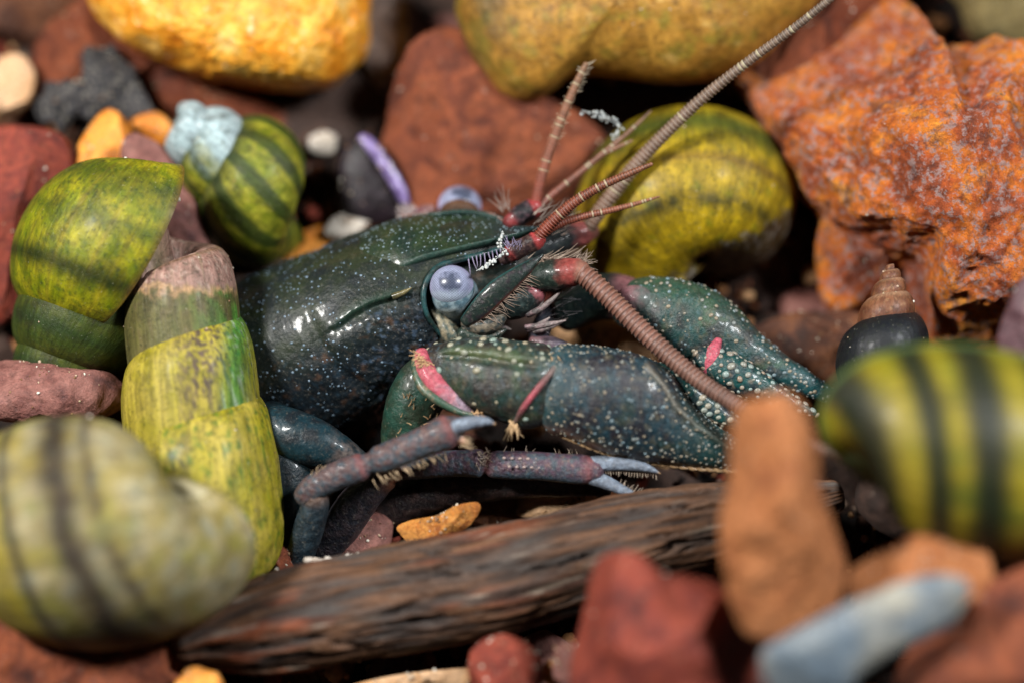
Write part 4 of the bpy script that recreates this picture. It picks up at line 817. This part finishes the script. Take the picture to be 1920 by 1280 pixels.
# white crumbs on the stick
cr_ = []
def crumb(label, x, y, z, n, r, spread, colr=('#c8b8a8', '#e8e0d4'), seed=0, flat=1.):
    r_ = np.random.default_rng(seed); D, F = ico(2); parts = []
    for _ in range(n):
        d = D*(1+.35*pnoise(D*2+r_.uniform(0, 50)))[:, None]
        parts.append((pp(x, y, z)+r_.normal(size=3)*np.array([spread, spread*.45*flat, spread*.5])+d*r_.uniform(.5, 1.3)*r*np.array([1.2, .8, 1]), F))
    V, F = joinm(parts); cc = np.repeat(mix(C(colr[0]), C(colr[1]), r_.random(n)), len(D), 0)
    return tag(make('crumb', V, np.vstack(F), M['crumb'], cols=cc), label, 'crumb')
crumb('cluster of white grit on the stick top beside the yellow snail', 592, 1053, -140, 16, 7, 11, seed=1)
crumb('tiny white grit on the stick near the hind legs', 656, 1040, -140, 8, 4, 7, seed=2)
crumb('small white grit between the snail and the stick', 512, 1078, -140, 10, 5, 9, seed=3)
def strand(label, pts, r, colr=('#9aa4a8', '#d0d0c8'), seed=0, n=40, jit=3.):
    r_ = np.random.default_rng(seed); P = crom(np.array([pp(*p) for p in pts]), n); D, F = ico(1); parts = [tube(P, np.full(n, .8), 4)]
    for i in range(n*2):
        p = P[r_.integers(n)]+r_.normal(size=3)*jit; parts.append((p+D*r*r_.uniform(.3, 1.2), F))
    V = np.vstack([p[0] for p in parts]); k = 0; FL = []
    for v, f in parts: FL.append((np.asarray(f)+k)); k += len(v)
    q4 = [f for f in FL if f.shape[1] == 4]; q3 = [f for f in FL if f.shape[1] == 3]
    cc = mix(C(colr[0]), C(colr[1]), r_.random(len(V)))
    return tag(make('detritus', V, [np.vstack(q4), np.vstack(q3)], M['crumb'], cols=cc), label, 'detritus')
strand('thread of whitish detritus hanging from the rostrum to the near eye', [(942, 438, -8), (938, 462, -22), (950, 470, -26), (935, 482, -34), (915, 498, -44), (893, 508, -52)], 3.2, seed=1, n=34, jit=2.2)
strand('drifting white detritus strand between the far antennules', [(1090, 208, 80), (1118, 214, 86), (1145, 226, 90), (1162, 240, 95), (1150, 262, 100)], 3.2, seed=2, n=22, jit=4)
strand('grit caught on the lip of the olive snail', [(318, 350, -20), (326, 366, -24), (338, 378, -26)], 4, ('#a08870', '#d8d0c4'), 3, 12, 3)
strand('grit caught lower down the olive snail mouth edge', [(282, 440, -22), (274, 456, -22), (270, 464, -22)], 4, ('#a09888', '#d8d8d4'), 4, 10, 5)

# ------------------------------------------------------------------ stick
Lk = loft([(352, 1208, -225, 40, 40), (400, 1192, -215, 62, 60), (470, 1176, -205, 84, 80), (560, 1156, -195, 96, 90), (700, 1130, -180, 101, 95), (900, 1094, -160, 102, 95), (1050, 1058, -145, 98, 90), (1200, 1012, -130, 88, 80), (1370, 972, -110, 70, 66), (1480, 950, -95, 52, 52), (1560, 930, -85, 30, 30)], 420, 200, 2.3)
vv, aa, tt0 = Lk['V'], Lk['a'], Lk['t']
fib = np.stack([tt0*5, np.cos(aa)*2.2, np.sin(aa)*2.2], 1); fib2 = np.stack([tt0*8, np.cos(aa)*6, np.sin(aa)*7], 1); fib3 = np.stack([tt0*18, np.cos(aa)*20, np.sin(aa)*18], 1)
f1, f2, f3 = fbm(fib+3, 4), fbm(fib2+8, 4), fbm(fib3, 3)
crack = np.exp(-((f1+.08)/.045)**2)*sst(.05, .35, fbm(fib*1.3+20, 3)+.05)
vv = vv+Lk['nor']*(13*f1+7*f2+3*f3-17*crack)[:, None]
cw = mix(C('#33251d'), C('#6e4c34'), sst(-.3, .4, f2)); cw = mix(cw, C('#9a4c28'), sst(.05, .4, f1)*sst(.75, .2, tt0)*.75); cw = mix(cw, C('#4a4440'), sst(0, .35, fbm(fib+40, 4))*.8)
cw = mix(cw, C('#9a8c7c'), sst(.18, .40, fbm(fib3*np.array([.45, .5, .5])+60, 4))*sst(-.2, .3, f1)*.8); cw = mix(cw, C('#1a1412'), crack*.8)
stick = make('stick', vv, Lk['F'], M['wood'], cols=cw)
tag(stick, 'thick dark weathered stick lying along the crayfish legs', 'stick')

# filler gravel in the gaps
fill = [('dim', 'dull umber-brown gravel pebble down in the shaded gaps of the bed', 'umber gravel in the gaps'), ('brownstone', 'chestnut gravel pebble with pale flecks down in the gaps of the bed', 'chestnut gravel in the gaps'), ('mauve', 'mauve-brown gravel pebble down in the shaded gaps of the bed', 'mauve gravel in the gaps')]
k = 0
for yy in range(-40, 1400, 165):
    for xx in range(-120, 2060, 185):
        x = xx+rng.uniform(-60, 60); y = yy+rng.uniform(-55, 55); z = float(zbed(np.array(x), np.array(y)))-10; k += 1
        mk, lb, gp = fill[(0, 1, 0, 2, 0)[k % 5]]
        S('gravel_pebble', lb, 'pebble', EL(x, y, rng.uniform(75, 130), rng.uniform(60, 100), rng.uniform(0, 3), 12, .16, k), z, rng.uniform(30, 60), 50, MS[mk], 8, 60, 4, 100+k, 4, group=gp)

def grains(name, label, pts, sizes, cols, sub=1, seed=0, elong=.35):
    r_ = np.random.default_rng(seed); D, F = ico(sub); n = len(pts); nv = len(D)
    A = r_.normal(size=(n, 3, 3)); Qm = np.linalg.qr(A)[0]; sc3 = 1+elong*r_.uniform(-1, 1, (n, 1, 3))
    jit = 1+.22*r_.uniform(-1, 1, (n, nv, 1))
    V = np.einsum('nvj,njk->nvk', D[None]*jit*sc3*sizes[:, None, None], Qm)+pts[:, None]
    Fa = (F[None]+(np.arange(n)*nv)[:, None, None]).reshape(-1, 3)
    return tag(make(name, V.reshape(-1, 3), Fa, M['crumb'], cols=np.repeat(cols, nv, 0), smooth=True), label, name.replace('_', ' '), kind='stuff')
PAL = np.array([C(c) for c in ('#3a2216', '#6a3a1e', '#8a5230', '#a87448', '#4a3024', '#c09468', '#2a1a14', '#7a3222', '#8a7464')])
r_ = np.random.default_rng(77); n = 8600
gx_ = r_.uniform(-450, 2370, n); gy_ = r_.uniform(-250, 1650, n); gz_ = zbed(gx_, gy_)-r_.uniform(10, 75, n)
s_ = 1+gz_*K/DIST; P_ = np.stack([960+(gx_-960)*s_, 640+(gy_-640)*s_, gz_], 1)
grains('fine_gravel', 'fine brown and rust gravel filling the gaps of the bed', P_, 5+15*r_.random(n)**2.2, PAL[r_.integers(0, len(PAL), n)]*r_.uniform(.4, 1.0, (n, 1)), 2, 1)

# ------------------------------------------------------------------ shells
def gl_lines(TH, PS, f=60, s=.5): return pnoise(np.stack([TH*f, PS*s, TH*0+.5], 1))
def col_A(TH, PS, q):
    c = mix(C('#7f8a10'), C('#b0a81c'), sst(-.4, .4, fbm(q/30, 3))); c = mix(c, C('#4f6a18'), sst(.02, .4, fbm(q/np.array([6, 9, 6.]), 4))*.75)
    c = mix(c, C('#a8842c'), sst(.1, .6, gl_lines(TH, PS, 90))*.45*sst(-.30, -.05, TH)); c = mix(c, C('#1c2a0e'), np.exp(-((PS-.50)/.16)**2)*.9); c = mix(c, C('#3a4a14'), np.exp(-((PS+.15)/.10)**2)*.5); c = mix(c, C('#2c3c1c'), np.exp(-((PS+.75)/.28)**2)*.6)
    c = mix(c, C('#26371a'), sst(-.20, -.32, TH+.05*fbm(q/40, 3))*.55); c = mix(c, C('#31451f'), sst(-.55, -.75, TH)*.7); return mix(c, C('#6a4a20'), sst(-.012, 0, TH)*.8)  # dark green flank: the shell's own band and painted side shading together
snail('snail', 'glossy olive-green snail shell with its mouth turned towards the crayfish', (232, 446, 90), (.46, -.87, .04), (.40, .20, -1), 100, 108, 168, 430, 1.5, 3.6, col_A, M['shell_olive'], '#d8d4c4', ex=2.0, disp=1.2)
def col_C(TH, PS, q):
    x, y = q[:, 0], q[:, 1]
    c = mix(C('#aca024'), C('#c8b448'), sst(-.4, .4, fbm(q/40, 3)))
    fl = fbm(np.stack([TH*60, PS*7, TH*0+2], 1), 4); c = mix(c, C('#4f7a1c'), sst(.05, .35, fl)*sst(-.9, -.55, TH)*.85)
    c = mix(c, C('#5a5a3c'), sst(-1.55, -1.75, TH)*.85); c = mix(c, C('#7a6a4a'), sst(-1.75, -1.95, TH)*sst(-.1, .5, fbm(q/16, 3))*.6)
    c = mix(c, C('#3c9a2c'), sst(-2.0, -2.35, TH)*sst(-.15, .25, fbm(q/22, 3))*.8)
    band = sst(-1.0, -1.1, TH)*sst(-1.75, -1.6, TH); c = mix(c, C('#52384a'), band*sst(.12, .34, fbm(q/9+5, 4)+.30*np.exp(-((x-360)/80)**2)-.06)*.85)
    c = mix(c, C('#3c9a3c'), band*np.exp(-((x-452)/22)**2)*.8); c = mix(c, C('#b8ccb0'), band*sst(.1, .4, fbm(q/14+9, 3))*np.exp(-((x-452)/20)**2)*.9)
    er = sst(552, 528, y+30*fbm(q/26, 4)); c = mix(c, C('#b08a7c'), er); c = mix(c, C('#d0b8a8'), er*sst(.0, .4, fbm(q/12+1, 3))*.6); c = mix(c, C('#e0b080'), np.exp(-((y+30*fbm(q/26, 4)-545)/6)**2)*.8); c = mix(c, C('#7a4c44'), er*np.exp(-(np.abs(fbm(q/18+6, 3))/.05)**2)*.7)
    c = mix(c, C('#6a4a24'), np.exp(-((PS-1.25)/.12)**2)*.6); return mix(c, C('#8a8a58'), sst(.3, .7, gl_lines(TH, PS, 110))*.35)
tallsnail = snail('snail', 'tall yellow-green snail shell with worn pinkish tip leaning on the crayfish', (386, 972, -60), (.12, 1, -.12), (-.38, .0, -.92), 88, 70, 182, 1180, 1.19, 2.95, col_C, M['shell_olive'], '#8a6a34', ex=2.9, disp=1.3, n=560)
def col_B(TH, PS, q):
    c = mix(C('#7f8a1c'), C('#b0ac34'), sst(-.4, .4, fbm(q/20, 3))); rib = .5+.5*np.sin(TH*2*math.pi*11+1.2*PS)
    c = mix(c, C('#33461c'), sst(.45, .8, rib)*.9); c = mix(c, C('#2c3826'), np.exp(-((PS-1.2)/.35)**2)*.7); c = mix(c, C('#b8d0d4'), sst(-1.30, -1.5, TH+.08*fbm(q/18, 3)))
    return mix(c, C('#e0ecee'), sst(.0, .5, fbm(q/15+3, 3))*sst(-1.4, -1.7, TH)*.8)
snail('snail', 'ribbed olive snail shell with a pale blue worn spire', (520, 378, 250), (.76, .62, .18), (.2, .6, .8), 80, 74, 100, 330, 1.5, 2.75, col_B, M['shell_olive'], '#c8c8b0', rib=2.0, ex=2.0, disp=1.6)
def col_D(TH, PS, q):
    c = mix(C('#a8964c'), C('#c4b68c'), sst(-.4, .4, fbm(q/60, 4))); c = mix(c, C('#a8b0a0'), sst(.0, .4, fbm(q/36+8, 4))*.5); c = mix(c, C('#a09c3c'), sst(.05, .4, fbm(q/70+2, 3))*.7)
    bn = .5*fbm(q/50+4, 3)
    c = mix(c, C('#2c1c20'), np.exp(-((PS+.16+.20*bn)/.17)**2)*.97); c = mix(c, C('#3a2a2c'), np.exp(-((PS+.47+.20*bn)/.07)**2)*.9*sst(-.2, .2, bn+.15)); c = mix(c, C('#241c1c'), np.exp(-((PS-.33)/.06)**2)*.9)
    c = mix(c, C('#b8a42c'), sst(.38, .46, PS)*.8); return c
snail('snail', 'pale chalky snail shell with dark brown bands in front of the yellow snail', (205, 958, -320), (.95, -.16, -.18), (0, .95, .3), 96, 170, 262, 330, 1.8, 2.6, col_D, M['shell_chalk'], '#b8b090', ex=2.0, disp=2.5, dscale=26)
def col_E(TH, PS, q):
    c = mix(C('#a88c10'), C('#d0ae1c'), sst(-.4, .4, fbm(q/30, 3))); c = mix(c, C('#7a8a1c'), sst(.1, .5, fbm(q/24+4, 4))*.6)
    c = mix(c, C('#3f5420'), np.exp(-((PS-.35)/.30)**2)*.9); c = mix(c, C('#6a4a1c'), np.exp(-((PS+.22)/.08)**2)*.7); c = mix(c, C('#262f18'), np.exp(-((PS+.78)/.12)**2)*sst(-.2, .2, fbm(q/30, 2)+.1)*.85)
    c = mix(c, C('#7a6a1c'), sst(.2, .6, gl_lines(TH, PS, 80))*.4)
    dirt = sst(.02, .22, fbm(q/26+12, 4)*.35+(q[:, 1]-440)/130+(q[:, 0]-1375)/230); dirt = np.maximum(dirt, sst(.9, 1.2, PS)*sst(-.2, .2, fbm(q/12, 3)+.1)); c = mix(c, C('#3c2c1e'), dirt*.92)
    return mix(c, C('#b8b4ac'), dirt*sst(.12, .35, fbm(q/7+2, 3))*.7)
snail('snail', 'rounded yellow snail shell with green bands under the crayfish antennae', (1308, 408, 270), (-.06, .82, -.57), (-1, .12, 0.), 92, 140, 172, 190, 1.6, 2.9, col_E, M['shell_olive'], '#4a3018', ex=2.0, disp=2.2, dscale=8)
def col_F(TH, PS, q):
    c = mix(C('#7c4a34'), C('#a06a48'), sst(-.3, .4, fbm(q/18, 4))); c = mix(c, C('#c89a70'), sst(.15, .5, fbm(q/9, 4))*.5); c = mix(c, C('#c8a080'), np.exp(-((PS-1.1)/.3)**2)*.6)
    c = mix(c, C('#1c2026'), sst(-.95, -.85, TH)); return mix(c, C('#c8a878'), np.exp(-((TH+.93)/.03)**2)*.8)
snail('snail', 'small brown-spired snail shell with dark body beside the rust stone', (1662, 712, -40), (-.06, .95, -.12), (.3, 0, .9), 52, 58, 84, 236, 1.62, 4.6, col_F, M['shell_dark'], '#6a5a48', ex=2.0, disp=1.2)
def col_G(TH, PS, q):
    c = mix(C('#a89a20'), C('#b8a434'), sst(-.3, .4, fbm(q/50, 3))); c = mix(c, C('#6a8028'), sst(0, .4, fbm(q/70+3, 3))*.6)
    for p, w_ in ((-1.2, .32), (-.50, .13), (-.08, .16), (.42, .14), (.85, .17), (1.3, .16)): c = mix(c, C('#10201e'), np.exp(-(np.abs(PS-p)/w_)**4)*.95)
    c = mix(c, C('#16201c'), sst(.45, .7, fbm(q/60+1, 2)+.3)*.0); return mix(c, C('#7a9a58'), sst(-.018, 0, TH)*.8)
snail('snail', 'black and yellow striped snail shell with pale green lip beside the tan slab', (1790, 872, -480), (-.96, -.10, -.10), (.05, -.95, -.25), 80, 155, 270, 300, 2.0, 2.8, col_G, M['shell_dark'], '#7a9060', ex=2.1, disp=1.0)
# shell sliver at the picture's right edge
def col_H(p, so):
    c = mix(C('#a8a890'), C('#6a4a50'), sst(-.2, .3, (1900-p[:, 0])/60+fbm(p/30, 3))); return c
S('shell_fragment', 'pale green and purple shell end resting on the striped snail', 'shell', [(1872, 640), (1890, 570), (1920, 520), (1990, 500), (2050, 560), (2040, 680), (1960, 720), (1890, 700)], -300, 50, 60, M['clam'], 5, 60, 2, 61, 6, sq=.9, cols=col_H)
# clam: two valves
def clam_cols(p, so):
    r = np.hypot((p[:, 0]-1330)/1.25, p[:, 1]+150); rg = np.sin(r/11+2.5*fbm(p/90, 2))
    c = mix(C('#a8782c'), C('#c8943c'), sst(-.3, .4, fbm(p/60, 4))); c = mix(c, C('#7c7a28'), sst(.0, .45, fbm(p/45+5, 4))*.7); c = mix(c, C('#6a4a20'), sst(.1, .45, fbm(p/18+2, 4))*.7); c = mix(c, C('#8a5a1c'), sst(.0, .35, fbm(p/9+12, 4))*.5)
    c = mix(c, C('#d8b468'), sst(.25, .55, fbm(p/26+7, 4))*.55); ed = sst(985, 880, p[:, 0]+.30*(p[:, 1]-60)); c = mix(c, C('#4a4424'), np.maximum(ed*(.35+.4*(rg > 0)), 0)*.9)
    return mix(c, C('#a8521c'), sst(90, 160, p[:, 1])*sst(1060, 1110, p[:, 0])*.35)
clam = empty('clam', pp(1200, 60, 300), 'large ochre clam shell with olive growth bands overhanging the antennae', 'clam')
OUT = [(856, 0), (866, 60), (885, 115), (920, 160), (960, 188), (1000, 192), (1035, 172), (1070, 148), (1130, 142), (1210, 152), (1280, 158), (1350, 146), (1420, 118), (1480, 60), (1530, 10), (1560, -80), (1480, -190), (1300, -260), (1080, -240), (900, -140)]
def valve(z, tf, tb, shrink, seed):
    c = np.array([1200., -30.]); o = stone('valve', None, None, [tuple(c+(np.array(p)-c)*shrink) for p in OUT], z, tf, tb, M['clam'], 6, 90, 0, seed, 7, sq=.92, micro=1.0, cols=clam_cols, centre=(1180, -20))
    wq = np.array(o['_q']); o.parent = clam; o.location = tuple(K*(ROT@(wq-np.array(clam['_q'])))); return o
valve(270, 150, 25, 1., 71); valve(315, 20, 120, .97, 72)
# dark mussel valve with purple inside
mus = empty('mussel_shell', pp(690, 330, 320), 'dark mussel valve with violet inner edge behind the crayfish', 'mussel')
def part_of(o, root): wq = np.array(o['_q']); o.parent = root; o.location = tuple(K*(ROT@(wq-np.array(root['_q'])))); return o
part_of(S('outer_valve', None, None, [(630, 330), (645, 275), (685, 250), (730, 290), (765, 350), (770, 410), (720, 430), (650, 420)], 330, 40, 40, M['mussel'], 4, 60, 0, 73, 6, cols=lambda p, so: mix(C('#1c1218'), C('#2c2028'), sst(-.3, .4, fbm(p/20, 3)))), mus)
part_of(S('inner_edge', None, None, [(672, 262), (690, 254), (720, 285), (758, 345), (768, 385), (748, 378), (715, 320)], 284, 10, 14, M['lining'], 2, 40, 0, 74, 5, cols=lambda p, so: mix(C('#5c4a78'), C('#8878a8'), sst(-.3, .4, fbm(p/20, 3))), centre=(718, 315)), mus)

# fine silt and grit that has settled on upward faces
r_ = np.random.default_rng(91); gp = []
for p, nn in SURF:
    k = np.nonzero((nn@UPQ > .25) & (p[:, 2] < 420))[0]
    if len(k): k = r_.choice(k, min(len(k), 46)); gp.append(p[k]+r_.normal(size=(len(k), 3))*.6)
gp = np.vstack(gp); n = len(gp)
PAL2 = np.array([C(c) for c in ('#a89478', '#c8bca8', '#7a5a3c', '#5a3a24', '#b8a088', '#e0d8c8', '#8a6a50')])
grains('grit', 'specks of pale silt and grit settled on the stones and shells', gp, 1.1+2.6*r_.random(n)**3, PAL2[r_.integers(0, len(PAL2), n)], 1, 2)
for o in bpy.data.objects:
    if '_q' in o: del o['_q']
